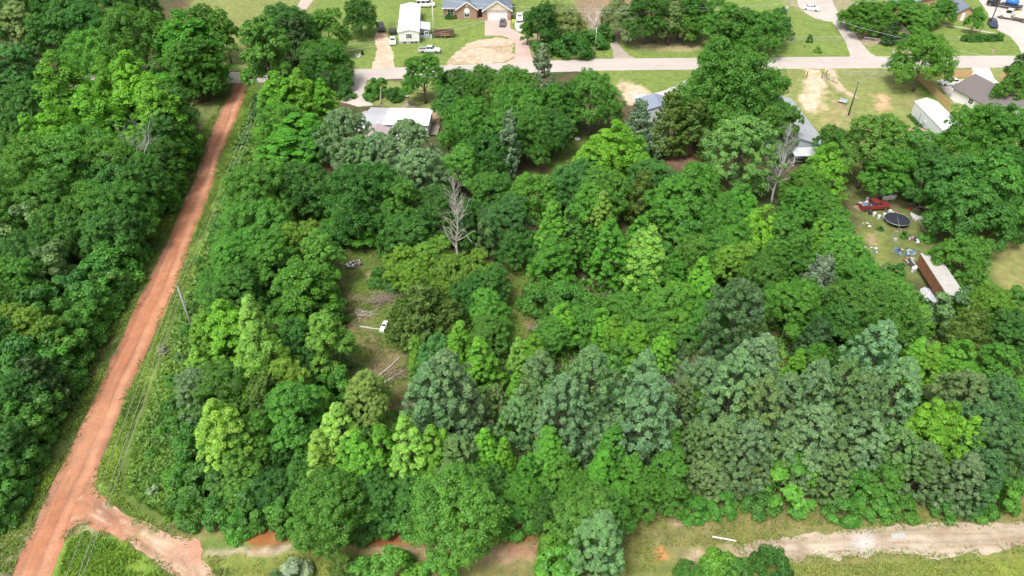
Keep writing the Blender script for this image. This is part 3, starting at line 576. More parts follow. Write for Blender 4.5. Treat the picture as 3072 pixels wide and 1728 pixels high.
DESC = {'g': ('broadleaf_tree', 'lime-green pointed broadleaf tree'), 'gp': ('broadleaf_tree', 'pale lime broadleaf tree with starry leaf tips'), 'gd': ('broadleaf_tree', 'deep green upright broadleaf tree'),
        'o': ('broadleaf_tree', 'rounded mid-green broadleaf tree'), 'od': ('broadleaf_tree', 'rounded dark green broadleaf tree'), 'ol': ('broadleaf_tree', 'rounded light green broadleaf tree'), 'oy': ('broadleaf_tree', 'yellow-green bushy broadleaf tree'), 'ob': ('broadleaf_tree', 'bluish green bushy tree'),
        'p': ('pine_tree', 'grey-green pine with puffy needle clumps'), 'po': ('pine_tree', 'olive-tinged pine'), 'pl': ('pine_tree', 'light green round-topped pine'), 'pd': ('pine_tree', 'dark sparse pine'),
        'c': ('cedar_tree', 'olive feathery cedar'), 'cd': ('cedar_tree', 'dark green dense cedar'), 'cs': ('cedar_tree', 'silvery grey-green cedar'),
        'f': ('broadleaf_tree', 'feathery green tree with arching branches'), 'fd': ('broadleaf_tree', 'dark feathery tree with drooping branches'), 'fl': ('broadleaf_tree', 'light green feathery tree'), 'w': ('broadleaf_tree', 'cream-flecked broadleaf tree'),
        'ow': ('broadleaf_tree', 'pale yellow-green tree'), 's': ('shrub', 'green leafy shrub'), 'sd': ('shrub', 'dark green shrub'), 'sl': ('shrub', 'bright green shrub'), 'ss': ('shrub', 'silvery pale shrub'), 'sy': ('shrub', 'yellow-green shrub'), 'sg': ('shrub', 'grey-green shrub')}
def zone(px, py):
    if py < 185: return 'across the paved street' if px > 900 else 'near the end of the red dirt road'
    if px < 760 and px < 745-(py-230)*.43: return 'in the wood across the red road from its utility pole'
    if py > 1500 and px < 2000: return 'beside the muddy lane'
    if py > 1280 and px > 1350: return 'in the wood edge along the sandy lane'
    if px > 2560: return 'around the junk-filled yard and sheds' if py < 1000 else 'in the pine belt'
    if py > 1000 and px > 1250: return 'in the pine belt'
    if px < 1040: return 'between the red road and the clearing' if py > 480 else 'beside the end of the red road'
    if py > 1150: return 'in the wood below the brushy clearing'
    if px < 1560: return 'around the clearing with the debris piles' if py > 640 else 'around the white-roofed home'
    return 'in the thicket between clearing and junk yard' if py > 560 else 'below the paved street'
RNG2 = random.Random(11); VEG = []
def plant(code, x, y, w, h, label=None, group=None, proto=None, rz=None):
    k = code[0] if code[0] != 'w' else 'o'; nm, ds = DESC[code]; ar = w/h
    best = sorted(PROTO[k], key=lambda q: abs(math.log((q[2]/q[3])/ar))+RNG2.random()*.25)[0] if proto is None else PROTO[k][proto]
    cm, tm, W0, H0 = best; px, py = pix(x, y)
    auto = label is None
    if auto: label = f'{ds} {zone(px, py)}'; group = label
    c = COL[code]; j = [RNG2.uniform(.90, 1.10), RNG2.uniform(.96, 1.04), RNG2.uniform(.88, 1.12)]; b = RNG2.uniform(.84, 1.16)
    col = tuple(min(.6, c[i]*j[i]*b) for i in range(3))+(1,)
    cat = nm.replace('_', ' ').replace('broadleaf ', '').replace('cedar tree', 'cedar').replace('pine tree', 'pine tree')
    sx = w/W0*RNG2.uniform(.95, 1.05); sz = h/H0; rz = RNG2.uniform(0, 6.28) if rz is None else rz
    if tm is None:
        o = bpy.data.objects.new(nm, cm); C.objects.link(o)
    else:
        o = bpy.data.objects.new(nm, None); C.objects.link(o); o.empty_display_size = .3
        a = bpy.data.objects.new('crown', cm); C.objects.link(a); a.parent = o; a.color = col
        t = bpy.data.objects.new('trunk', tm); C.objects.link(t); t.parent = o
    o.location = (x, y, 0); o.rotation_euler = (0, 0, rz); o.scale = (sx, sx, sz); o.color = col
    tag(o, label, cat, group); VEG.append((o, code, x, y, w, h, auto)); return o
TREES = '''
g 150 145 190 18|g 300 160 165 18|g 375 146 180 19|g 458 214 160 18|g 250 250 175 16|o 386 2 230 18|gd 530 20 210 18|o 560 110 150 14|ol 262 84 190 13|w 300 18 80 12|w 28 4 120 13|od 131 30 150 14|od 228 8 180 14|od 200 -30 160 14|od 60 -30 160 13|od 330 -40 150 13|o 130 -40 150 13|od 400 -50 130 13|od -40 -10 160 14
g 135 300 175 16|g 69 335 120 15|o 186 372 250 15|o 55 410 200 14|o 300 392 200 14|g 392 372 110 12|gd 414 452 150 11|o 228 560 200 10|o 366 540 200 11|o 103 520 200 12|od 300 470 200 11|od 440 480 150 11
ob 25 125 160 17|ob -50 160 160 16|od 30 260 170 12|od -20 330 140 13|o 20 370 130 12|od 90 240 150 12|od 524 255 150 13|od 500 330 140 12|gd 566 340 120 9|od 590 405 100 6|o 540 450 115 8|od 483 414 140 10|o 455 520 140 9|s 540 530 110 6|o 450 590 130 8|sd 510 640 120 6|od 400 620 150 9|od 280 640 150 9|o 150 620 170 10|od 60 690 160 9
sg 48 600 170 10|sg 120 728 140 8|o 28 770 140 9|s 262 776 140 6|s 414 745 170 6|s 340 700 140 7|s 276 838 130 6|sd 193 818 130 7|oy 41 920 150 8|oy 128 950 95 8|s 228 928 130 6|s 303 880 130 5|s 276 1004 120 5.5|cd 90 1060 150 9|s 193 1052 150 6|s 255 1090 120 4.5|od 35 1110 150 8|sd 138 1156 150 6|s 207 1170 120 5|od 28 1280 150 7|s 131 1238 140 5.5|sd 95 1315 140 5|s 186 1250 100 4|s 28 1400 120 5|s 97 1383 120 4|sl 140 1330 100 3.5|s 20 1500 110 4|sd 62 1460 110 3.5|sd 400 690 120 5.5|s 470 700 90 4.5|s 345 800 110 5|sd 100 860 140 8|s 200 980 130 6.5|sd 20 1010 150 8|o -60 560 200 12|o -80 800 200 9|od -60 960 180 9|s -40 1200 160 7|s 560 500 90 5|sl 600 450 70 4|s 610 400 70 4.5|sd 420 820 90 4|s 370 900 90 3.5|s 330 960 90 3.5|sd 160 1110 120 6
fl 718 41 165 20|f 660 165 120 10|fl 770 60 110 16|o 593 12 120 13|o 655 22 90 13|od 842 8 180 14|cd 869 45 140 13|o 975 20 110 12|od 1072 -12 115 10|o 975 118 150 10.5|od 1022 205 66 5|o 925 120 90 9|g 818 208 150 14|g 890 200 130 14|g 959 230 100 12|gd 880 330 230 10|o 830 300 170 11|sd 780 270 90 6|od 930 370 150 8
ol 755 482 210 12|od 897 485 170 10|o 745 605 230 11|oy 895 660 135 10|ol 952 690 130 10|o 700 700 170 10|o 690 800 180 8.5|gd 883 770 220 11|o 640 800 120 6|sl 640 880 90 3.5|s 600 840 90 3|o 800 700 180 10|o 945 800 110 7.5|s 730 560 120 6
gp 741 883 130 14|g 655 893 180 13|gp 757 967 190 13|g 606 935 130 11|gp 583 1036 110 8.5|o 652 1088 190 9|p 569 1105 130 8.5|oy 845 1085 160 10|c 776 1118 150 11|od 873 955 170 10|s 997 1114 120 6.5|ow 1093 1114 145 8.5|o 866 1155 200 11|gp 631 1193 180 13|ol 707 1355 160 8|s 570 1300 150 5.5|s 610 1385 170 5.5|od 810 1300 150 6|o 720 1250 170 9|s 540 1180 130 5|s 530 1400 120 4|s 650 1460 140 4.5|s 750 1440 160 6|od 800 1420 150 6|s 840 1490 130 4.5|s 700 1530 120 3|s 560 1500 110 3|sl 940 1180 120 6
gp 1010 1205 150 13.5|gp 948 1290 120 11|g 1060 1295 140 11|g 1135 1272 115 11.5|gp 1210 1243 145 13|g 1293 1271 125 12|po 1362 1304 145 10.5|od 907 1376 130 7|o 1000 1400 160 7|od 1130 1430 170 7|o 1230 1440 160 6.5|s 1180 1500 130 4.5|sd 1080 1520 130 4|od 1330 1430 150 6
p 1335 1043 165 17|p 1280 1085 165 16|p 1395 1130 130 12|p 1330 1200 150 10|g 1245 1003 75 8|ob 1314 1002 145 9|g 1376 960 130 11.5|g 1438 1008 115 10.5|c 1259 838 190 11|c 1342 886 140 8|c 1210 900 120 7.5
oy 1294 714 140 8.5|oy 1204 735 115 8|oy 1432 748 115 8|oy 1362 768 160 7.5|oy 1245 775 125 7|od 1466 797 130 7|f 1459 870 150 6.5|f 1466 949 130 6|sd 1135 795 80 3|od 1400 830 130 6.5|sd 1190 810 90 3
p 1024 316 155 13|p 1217 352 165 14|p 1250 440 160 12|p 1135 392 120 11|p 1075 400 110 10|od 1083 482 230 13|gd 1045 572 180 8.5|o 1186 522 160 11|ol 1374 437 135 10|od 1215 630 180 7.5|od 1310 560 150 9|o 1473 510 135 8|od 1400 600 150 8|o 1266 163 125 10.5|ob 1334 262 90 8|od 1374 206 130 7|o 1450 194 115 9|ol 1540 194 150 11|o 1405 292 200 12.5|o 1480 330 150 11|o 1562 252 180 12|o 1585 320 165 11|cs 1527 325 66 14|o 1780 211 190 13|od 1690 240 130 11|o 1640 260 130 11|cs 1628 127 64 12|od 1660 330 140 9|s 1132 226 62 4.5|s 1110 253 60 3|sd 1180 262 60 2.5|sd 1033 253 60 3|od 1450 400 150 9
g 1850 355 190 14.5|g 1783 403 140 12|g 1921 403 120 12|ob 1728 480 160 9.5|ob 1955 472 160 9|o 1810 500 170 10|f 2100 493 215 12|o 2024 527 150 11|c 1935 507 95 10.5|g 1659 597 115 12.5|gd 1714 617 115 12|gp 1812 569 90 12|f 1776 548 140 12|gd 1838 652 120 12|gd 1769 672 70 9|gd 1921 645 90 11|gp 1955 672 140 12|gd 1660 700 140 8|gd 1960 760 140 8|s 2059 645 130 6.5|ol 2093 700 150 7|gd 2031 755 80 6|o 1610 514 170 8|ob 1520 585 175 10.5|sg 1459 634 75 8.5|od 1560 680 140 7|o 2180 600 150 9|pl 2245 341 205 15|gd 2238 548 115 9|o 2180 690 150 8
s 1624 859 145 3.8|g 1693 907 115 7.5|g 1810 921 105 7|g 1852 942 95 7|g 1907 962 105 7|g 1997 990 95 8|o 1755 921 110 6.5|f 1893 873 150 6|f 2024 852 195 8|f 1950 920 140 6|s 1769 886 120 4|s 1700 850 130 4|g 2114 769 90 8.5|g 2120 812 105 8.5|oy 2217 728 135 9|g 1603 997 105 8.5|gp 1555 1010 85 8|pd 2231 831 170 15|o 2130 900 150 7|od 2180 940 150 7|s 1860 1010 130 4|o 1660 960 120 6
p 1783 1031 165 17|p 1624 1045 130 14.5|p 1700 1114 150 16|p 1942 1045 145 17|p 1962 1114 170 16.5|po 1486 1149 80 8.5|po 1603 1176 80 8.5|g 1548 1114 70 7.5|g 1514 1231 50 6|po 2059 1128 85 9.5|g 2114 1135 65 8.5|p 2128 1073 145 11|p 2252 1045 150 13|p 1850 1140 150 11|p 1560 1190 130 8|p 1790 1220 170 9|p 1960 1220 170 9|po 1670 1240 130 8
g 2500 424 135 12|o 2514 376 120 9|o 2440 500 140 9|ol 2645 341 185 14|o 2734 369 170 12.5|o 2690 430 160 10|o 2955 310 205 14.5|o 3045 314 190 16|fd 2912 459 190 13|f 3005 452 220 14.5|fd 2965 528 230 12|od 3075 430 180 13|od 2820 440 150 11|fd 3070 560 160 9
g 2307 610 150 12.5|o 2376 638 160 12|gd 2231 659 140 10|o 2348 714 170 9|g 2472 652 85 8.5|o 2520 631 130 8.5|ol 2541 693 165 9.5|o 2610 776 160 8.5|ol 2690 828 165 8.8|o 2596 838 205 10|o 2693 886 205 10|ol 2742 912 130 7.5|cs 2480 762 118 10.5|cd 2472 949 112 9|o 2403 838 185 9.5|o 2300 770 150 8|od 2560 900 150 8|o 2470 570 130 7|o 2410 560 120 8
f 2922 707 175 7.5|sg 2886 873 135 6.5|oy 3003 866 170 8.5|c 2934 921 155 9|od 3050 930 150 9|o 3080 860 120 8|p 2300 997 150 16|p 2231 1045 150 16|p 2665 955 160 17|p 2734 1066 165 16|p 2472 1073 145 16|po 2555 1073 145 16.5|po 2617 1114 150 16|po 2313 1121 135 15|p 2376 1114 135 15|po 2927 1114 185 11.5|pd 3024 1128 150 12|g 2769 1011 85 10|g 2810 1025 95 10.5|g 2907 1018 155 10.5|o 3017 1031 110 9|g 2817 1190 185 12.5|g 2872 1200 135 12|g 2934 1245 135 11.5|g 2403 1045 70 8|o 2458 1031 110 8|od 2600 1000 140 9|p 2560 1180 150 11|p 2470 1190 150 11|p 2390 1200 140 11
g 1512 1309 78 9.5|g 1454 1282 90 10.5|gd 1652 1278 120 10.5|gd 1590 1355 90 7.5|o 1680 1344 140 8|gd 1850 1270 100 10.5|gd 1815 1348 120 8.5|gd 1908 1355 90 8.5|o 1563 1433 150 6|od 1480 1400 130 7|s 1543 1503 140 4|od 1621 1480 130 4.5|o 1737 1433 150 6|gd 1854 1448 130 6|o 1951 1417 140 6.5|sd 1700 1500 130 4|o 1400 1390 110 7
ol 1365 1433 310 11|o 965 1447 240 10|c 1025 1662 95 3.8|sl 1170 1660 170 3.8|sl 1310 1680 130 3.2|ol 1772 1476 230 8.6|o 1840 1484 140 8.2|p 1807 1541 150 10.5|sl 1668 1569 100 6|sl 1680 1646 150 4.6|sl 1080 1690 130 2.8|ss 870 1684 105 2.6|sg 830 1716 80 2
po 2096 1262 85 9.5|po 2183 1250 125 11.5|p 2266 1254 135 12|po 2358 1287 85 8.5|p 2470 1208 145 13|p 2607 1200 155 12.5|sl 2391 1383 170 6.2|po 2528 1358 95 8|s 2590 1400 80 5|o 2682 1379 105 6.5|po 2799 1325 125 9|p 2928 1362 115 9|pd 2990 1345 125 9.5|sl 3040 1429 110 5.5|gd 2025 1258 95 8.5|o 2020 1350 110 7.5|o 2020 1429 115 5.5|s 2541 1491 110 2.8|s 2640 1470 110 3.2|s 2720 1490 100 2.6|po 2250 1340 140 7|po 2140 1370 110 6|po 2450 1330 110 7|pd 2978 1200 155 12.5|po 2720 1280 130 10|pd 3075 1280 140 10|s 2860 1470 100 3.2|s 2960 1480 110 3|sd 2290 1480 110 2.6|s 2180 1480 100 2.6|s 2090 1490 100 2.6|sl 2166 1672 140 2.6|s 2230 1690 110 2.4|sd 2325 1660 115 2.8|s 2080 1700 100 2
o 2212 128 300 18.5|o 2156 104 110 20|o 2120 200 180 14|o 2300 200 170 14|c 2022 268 105 13.5|c 2097 290 125 12|cs 1925 295 100 11.5|o 2345 310 130 11|o 2390 326 60 10|o 2180 300 150 10|od 1890 400 110 7|cs 1975 350 80 8
w 1690 4 140 10|sd 1650 80 110 6|sd 1720 96 120 5.5|s 1815 66 62 4.5|s 1780 90 90 4|w 1895 6 110 10|w 1850 -10 90 10|w 1975 42 80 6.5|w 2020 6 90 10.5|ol 2066 37 76 8|od 2109 -8 110 10|o 2170 -4 128 13|o 2299 24 140 11|o 2250 22 110 11|ob 2345 20 80 10|ol 1583 50 42 7|od 1625 0 110 12|od 1950 -30 140 13|od 2050 -30 140 12|w 1680 50 90 6|o 2220 60 110 8
o 2614 -4 140 8.5|o 2580 12 90 6|cd 2688 57 46 6.5|o 2766 8 135 7|o 2840 -6 90 7|o 2715 -10 100 6|o 2940 20 54 7|od 3090 150 80 9|o 3066 188 90 11|o 2800 92 185 13|sd 2433 103 20 2|sd 2377 90 24 2.4|sd 2660 105 30 2.4|sd 2715 98 30 2.4
'''
print('trees', len(TREES.replace('\n', '|').split('|')))
n_tree = 0
_rl = sorted([(y, x) for x, y in RED_L]); _rr = sorted([(y, x) for x, y in RED_R])
def clear_road(x, y, w, h):
    """the photo shows the red road free of branches along most of its length"""
    px, py = pix(x, y)
    if py < 300 or py > 1620 or px > 1000: return x
    mid = .5*(np.interp(py, *zip(*_rl))+np.interp(py, *zip(*_rr))); left = px < mid
    for _ in range(60):
        bad = False
        for f in (.1, .35, .6, .8):
            sx = x+(.5 if left else -.5)*w*(.95 if f < .7 else .6); qx, qy = pix(sx, y, h*f)
            if qy < 268: continue
            e = np.interp(qy, *zip(*(_rl if left else _rr)))
            mg = min(1, max(0, (qy-600)/450))
            if (left and qx > e-4-42*mg) or (not left and qx < e+18+62*mg): bad = True
        if not bad: break
        x += -.25 if left else .25
    return x
UNIQUE = {(1365, 1433): 'large light green rounded tree straddling the muddy lane', (965, 1447): 'rounded mid-green tree beside the orange puddle', (2212, 128): 'huge spreading green tree at the paved street above the grey roof', (2245, 341): 'large light green dome-topped pine beside the dead grey tree', (1850, 355): 'big lime-green domed tree below the dark shaded lawn',
          (2795, 95): 'open spreading tree at the corner of the plank fence by the street', (1527, 325): 'slim silvery cedar among dark green trees near the white-roofed home', (2480, 762): 'silvery cedar standing alone among green trees left of the rusty trailer', (718, 41): 'tall thin light green tree where the red road meets the street', (1259, 838): 'wide olive cedar beside the white cabinet in the clearing', (1628, 127): 'slim dark cedar at the street edge by the utility pole', (2231, 831): 'dark pine with a bare trunk showing', (870, 1684): 'silvery pale shrub at the end of the white sand strip', (2907, 707): 'drooping green tree overhanging the rusty box trailer', (2940, 20): 'small round-headed tree on the path by the tan shed', (2391, 1383): 'broad bright green bush under the pines by the sandy lane', (1807, 1541): 'grey-green pine in front of a light green tree by the lane', (2500, 424): 'bright green steeple-shaped tree by the grey-roofed house'}
for rec in TREES.replace('\n', '|').split('|'):
    if not rec.strip(): continue
    c, tx, ty, w, h = rec.split(); tx, ty, w, h = float(tx), float(ty), float(w), float(h)
    p = W(tx, ty+w*.06, h); wm = w*depth(tx, ty, h*.8)/FPX*(1.14 if c[0] == 'p' else 1.0)
    p.x = clear_road(p.x, p.y, wm, h); plant(c, p.x, p.y, wm, h, UNIQUE.get((int(tx), int(ty)))); n_tree += 1
# bare and dead trees
def dead(label, tx, ty, w, h, kind, seed, mat, levels=4, cat='dead tree', nm='dead_tree', lean=(0, 0)):
    p = W(tx, ty, h); wm = w*depth(tx, ty, h*.8)/FPX
    t, b, W0, H0 = bare(seed, wm, h, kind, levels, mat)
    o = thing(nm, label, cat, (p.x, p.y, 0)); o.rotation_euler = (lean[0], lean[1], seed)
    link('trunk', t, o); link('branches', b, o); return o
dead('tall leafless dead tree with pale upright limbs in the clearing', 1362, 525, 110, 15.5, 'snag', 3, DEADWOOD)
dead('silvery leafless snag in the wood left of the red road', 330, 345, 85, 17, 'fork', 5, solid('silver_twig', (.42, .41, .40), .9, var=.15), 5)
dead('pale dead tree with broken limbs across the paved street', 1790, -30, 95, 13, 'fork', 8, solid('pale_dead', (.62, .58, .54), .9, var=.15), 3)
dead('grey leafless tree beside the dome-topped pine', 2380, 360, 95, 16, 'snag', 9, solid('silver_twig', (.42, .41, .40), .9, var=.15), 5)
dead('small brown dead conifer on the shaded bare ground', 2158, 425, 70, 9, 'snag', 12, BROWNTWIG)
dead('leafless twig tangle among the pines', 1478, 1215, 70, 7, 'fork', 14, BROWNTWIG)
dead('silvery grey thicket of bare twigs above the pines', 2075, 1022, 90, 8.5, 'brush', 15, GREYTWIG, nm='bare_thicket', cat='bare thicket')
dead('brownish thicket of bare twigs beside the silvery one', 2140, 1016, 90, 8, 'brush', 16, BROWNTWIG, nm='bare_thicket', cat='bare thicket')
_b, _t = W(1018, 1130), W(985, 1012, 7.0); _o = thing('dead_tree', 'pale thin leaning trunks below a light green crown by the clearing', 'dead tree', _b); _d = _t-_b
for _k, (_dx, _dy) in enumerate(((0, 0), (.55, .25), (-.35, .5))):
    _m = MB(); _e = _d+Vector((_dx*2.2, _dy*2, -.7*_k)); _m.tube([Vector((_dx*.5, _dy*.5, -.1)), _e*.35+Vector((.1, 0, .1)), _e*.7, _e], [.13-.03*_k, .10-.02*_k, .07, .03], 6)
    for _q in range(4): _s = _e*(.5+.12*_q); _m.tube([_s, _s+Vector((math.sin(_q*2.1+_k)*1.0, math.cos(_q*1.7)*.8, .9))], [.035, .01], 4)
    _m.build('trunk', DEADWOOD, _o, True)
plant('fl', W(965, 958, 11).x, W(965, 958, 11).y+.5, 6.0, 11.3, 'light green thin-crowned tree above bare pale stems by the clearing')
plant('s', W(494, 1060).x, W(494, 1060).y, 1.6, 1.4, 'pale twiggy shrub under the wires beside the red road').color = (.35, .40, .28, 1)
plant('ss', W(465, 1480).x, W(465, 1480).y, 1.4, 1.3, 'lone silvery shrub in the weeds above the lane junction')

# undergrowth shrubs that fill the woods between the trees, one by one
WOODS = [[(-150, 330), (560, 260), (600, 420), (520, 600), (440, 760), (330, 980), (230, 1180), (110, 1400), (-150, 1640)], [(760, 420), (1000, 560), (1010, 760), (1030, 1000), (1090, 1200), (1260, 1250), (1260, 1000), (1500, 1050), (1560, 1100), (1640, 860), (2560, 620), (2700, 860), (3100, 1000), (3250, 1480), (2000, 1510), (1640, 1540), (1100, 1550), (560, 1530), (480, 1400), (600, 1100), (680, 800)]]
KEEPOUT = [[(1030, 690), (1120, 690), (1200, 760), (1250, 960), (1260, 1180), (1170, 1240), (1080, 1180), (1035, 1040)], [(1525, 800), (1690, 830), (1640, 900), (1600, 980), (1575, 1045), (1490, 1040), (1480, 970)], [(2480, 560), (2900, 560), (2900, 930), (2780, 900), (2600, 790)]]
WG = [G(p) for p in WOODS]; KG = [G(p) for p in KEEPOUT]
def scatter(polys, keep, n, r, dens=None):
    pts = []
    for g in polys:
        a = np.array(g); lo, hi = a.min(0), a.max(0); ar = .5*abs(sum(g[i][0]*g[(i+1) % len(g)][1]-g[(i+1) % len(g)][0]*g[i][1] for i in range(len(g)))); pts.append((g, lo, hi, ar))
    tot = sum(p[3] for p in pts); out = []
    for g, lo, hi, ar in pts:
        m = int(n*ar/tot); q = np.zeros((0, 2))
        while len(q) < m:
            c = lo+(hi-lo)*r.random((m*2, 2)); c = c[inside(c[:, 0], c[:, 1], g)]
            for kk in keep: c = c[~inside(c[:, 0], c[:, 1], kk)]
            q = np.concatenate([q, c])
        out.append(q[:m])
    return np.concatenate(out)
r9 = np.random.default_rng(99)
for x, y in scatter(WG, KG, 170, r9):
    code = ['s', 'sd', 's', 'sl', 'sd'][int(r9.random()*5)]; w = 2.6+2.6*r9.random(); px, py = pix(x, y)
    plant(code, x, y, w, w*(.7+.35*r9.random()), None)
# verge bushes along the red road and the lane
for px, py, w, c in [(700, 520, 2.2, 's'), (680, 590, 2.0, 'sl'), (720, 640, 2.6, 's'), (640, 690, 1.8, 'sl'), (600, 790, 1.8, 's'), (560, 1000, 2.0, 's'), (540, 1080, 1.6, 'sg'), (520, 1150, 2.2, 's'), (500, 1230, 1.8, 's'), (480, 1300, 1.6, 'sl'), (455, 1370, 1.6, 's'), (480, 1440, 1.8, 's'), (520, 1520, 1.6, 's'), (560, 1560, 1.5, 'sy'), (760, 430, 2.2, 's'), (740, 470, 2.0, 'sd'), (790, 380, 2.2, 'sd'), (760, 330, 1.8, 's'), (625, 860, 1.6, 's'), (585, 920, 1.6, 'sd'), (505, 1560, 1.0, 'sy'), (2150, 1535, 1.0, 's'), (2330, 1528, 1.2, 's'), (2850, 1535, 1.0, 's'), (1600, 1570, 1.3, 'sd'), (1570, 1565, 1.0, 's')]:
    p = W(px, py); plant(c, p.x, p.y, w, w*.62)

# uncountable ground cover: weeds under the trees, grass on verges, meadow and clearing
def tufts(name, polys, keep, n, size, cols, seed, blades=4, tall=1.0, leafy=False):
    r = np.random.default_rng(seed); q = scatter([G(p) for p in polys], [G(k) for k in keep], n, r); N = len(q)
    keepm = fnoise(q[:, 0], q[:, 1], 3.5, seed)+r.random(N)*.35 > .56; q = q[keepm]; N = len(q)
    hs = size*(.5+r.random(N))*(.7+.6*fnoise(q[:, 0], q[:, 1], 4.0, seed+1)); B = blades; idx = np.repeat(np.arange(N), B); M = len(idx)
    a = r.random(M)*6.283; h = hs[idx]*(.6+.6*r.random(M)); d = np.stack([np.cos(a), np.sin(a)], 1); base = np.zeros((M, 3)); base[:, :2] = q[idx]+d*(.25*hs[idx]*r.random(M))[:, None]
    wv = np.stack([-d[:, 1], d[:, 0]], 1)*(h*(.28 if leafy else .15))[:, None]; tip = base.copy(); tip[:, :2] += d*(h*(.75 if leafy else .62))[:, None]; tip[:, 2] = h*tall*(.55+.45*r.random(M))
    mid = (base+tip)/2; mid[:, 2] += h*.14; v = np.zeros((M, 4, 3)); v[:, 0] = base; v[:, 1] = mid; v[:, 1, :2] += wv; v[:, 2] = tip; v[:, 3] = mid; v[:, 3, :2] -= wv
    me = bpy.data.meshes.new(name); me.vertices.add(4*M); me.vertices.foreach_set('co', v.astype(np.float32).ravel()); me.loops.add(4*M); me.loops.foreach_set('vertex_index', np.arange(4*M, dtype=np.int32))
    me.polygons.add(M); me.polygons.foreach_set('loop_start', (np.arange(M)*4).astype(np.int32)); me.polygons.foreach_set('loop_total', np.full(M, 4, np.int32)); me.update()
    t = np.clip(.55*(fnoise(q[:, 0], q[:, 1], 5, seed+4)[idx]-.5)*2.2+.5+(r.random(M)-.5)*.6, 0, 1); at = me.attributes.new('tone', 'FLOAT', 'FACE'); at.data.foreach_set('value', t.astype(np.float32))
    me.materials.append(GRASS); o = link(name, me); o.color = (*cols, 1); o['kind'] = 'stuff'; return o
VERGE_R = [(790, 300), (742, 345), (705, 450), (665, 570), (628, 690), (590, 810), (550, 910), (505, 1050), (458, 1180), (420, 1300), (385, 1400), (390, 1480), (480, 1540), (620, 1560), (560, 1420), (575, 1250), (600, 1080), (640, 900), (680, 760), (720, 620), (780, 470), (820, 330)]
VERGE_L = [(x-6, y) for x, y in RED_L[:16]]+[(600, 400), (560, 500), (500, 640), (440, 760), (380, 880), (320, 1000), (250, 1130), (170, 1280), (80, 1420), (0, 1560), (-60, 1700)]
def tagstuff(o, label, cat): return tag(o, label, cat)
NEAR_R = [(x+5, y) for x, y in RED_R[4:16]]+[(768, 272), (738, 330), (700, 440), (660, 560), (620, 680), (580, 800), (540, 900), (490, 1040), (440, 1170), (395, 1290), (360, 1400), (370, 1500), (470, 1570), (440, 1566), (362, 1530), (312, 1488), (300, 1420)]
tagstuff(tufts('verge_grass', [NEAR_R, VERGE_L], [], 26000, .26, (.200, .345, .065), 201, 3), 'short bright grass along both sides of the red road', 'grass')
def edge_tufts(name, lines, per_m, spread, size, cols, seed, label):
    r = np.random.default_rng(seed); pts = []
    for ln in lines:
        g = [W(*p).xy for p in ln]
        for a, b in zip(g, g[1:]):
            L = (b-a).length; n = int(L*per_m); d = (b-a)/max(L, 1e-6); t = r.random(n)*L; o = r.normal(0, spread, n)
            pts += [(a.x+d.x*q-d.y*w, a.y+d.y*q+d.x*w) for q, w in zip(t, o)]
    q = np.array(pts); q = q[fnoise(q[:, 0], q[:, 1], 2.0, seed) > .42]; N = len(q); B = 3; idx = np.repeat(np.arange(N), B); M = len(idx); a = r.random(M)*6.283; h = size*(.5+r.random(M)); d = np.stack([np.cos(a), np.sin(a)], 1)
    base = np.zeros((M, 3)); base[:, :2] = q[idx]; base[:, 2] = .012; tip = base.copy(); tip[:, :2] += d*(h*.7)[:, None]; tip[:, 2] = h*.6; wv = np.stack([-d[:, 1], d[:, 0]], 1)*(h*.16)[:, None]; mid = (base+tip)/2; mid[:, 2] += h*.15
    v = np.zeros((M, 4, 3)); v[:, 0] = base; v[:, 1] = mid; v[:, 1, :2] += wv; v[:, 2] = tip; v[:, 3] = mid; v[:, 3, :2] -= wv
    me = bpy.data.meshes.new(name); me.vertices.add(4*M); me.vertices.foreach_set('co', v.astype(np.float32).ravel()); me.loops.add(4*M); me.loops.foreach_set('vertex_index', np.arange(4*M, dtype=np.int32)); me.polygons.add(M); me.polygons.foreach_set('loop_start', (np.arange(M)*4).astype(np.int32)); me.polygons.foreach_set('loop_total', np.full(M, 4, np.int32)); me.update()
    at = me.attributes.new('tone', 'FLOAT', 'FACE'); at.data.foreach_set('value', r.random(M).astype(np.float32)); me.materials.append(GRASS); o = link(name, me); o.color = (*cols, 1); o['kind'] = 'stuff'; tag(o, label, 'grass')
edge_tufts('edge_grass', [RED_L[:16], RED_R[5:16], BR_L, BR_R, SL_T, SL_B], 26, .34, .20, (.185, .290, .065), 301, 'ragged grass growing into the edges of the dirt roads')
tagstuff(tufts('verge_weeds', [VERGE_R], [], 15000, .50, (.135, .290, .050), 206, 4, .8, True), 'rank leafy weeds between the red road and the wood', 'weeds')
tagstuff(tufts('meadow_grass', [[(165, 1760), (208, 1628), (255, 1595), (340, 1628), (420, 1672), (500, 1732), (520, 1790), (150, 1790)]], [], 11000, .28, (.215, .400, .060), 202, 4), 'lush bright grass in the wedge between red road and lane', 'grass')
tagstuff(tufts('rough_grass', [[(620, 1668), (1000, 1660), (1000, 1760), (665, 1760)], [(1980, 1500), (2500, 1510), (3200, 1510), (3200, 1540), (2700, 1555), (2400, 1580), (2220, 1635), (2000, 1640)], [(2080, 1700), (2400, 1695), (2700, 1688), (3200, 1668), (3200, 1790), (2080, 1790)], [(450, 1580), (700, 1560), (1000, 1560), (1000, 1590), (720, 1590)], [(1600, 1570), (1700, 1560), (1990, 1540), (2000, 1640), (1960, 1720), (1600, 1720)]], [], 26000, .19, (.245, .335, .095), 203, 3), 'rough mixed grass along the sandy lane', 'grass')
tagstuff(tufts('clearing_grass', KEEPOUT[:2], [], 9000, .26, (.165, .300, .055), 204, 3), 'patchy grass and weeds in the brushy clearings', 'grass')
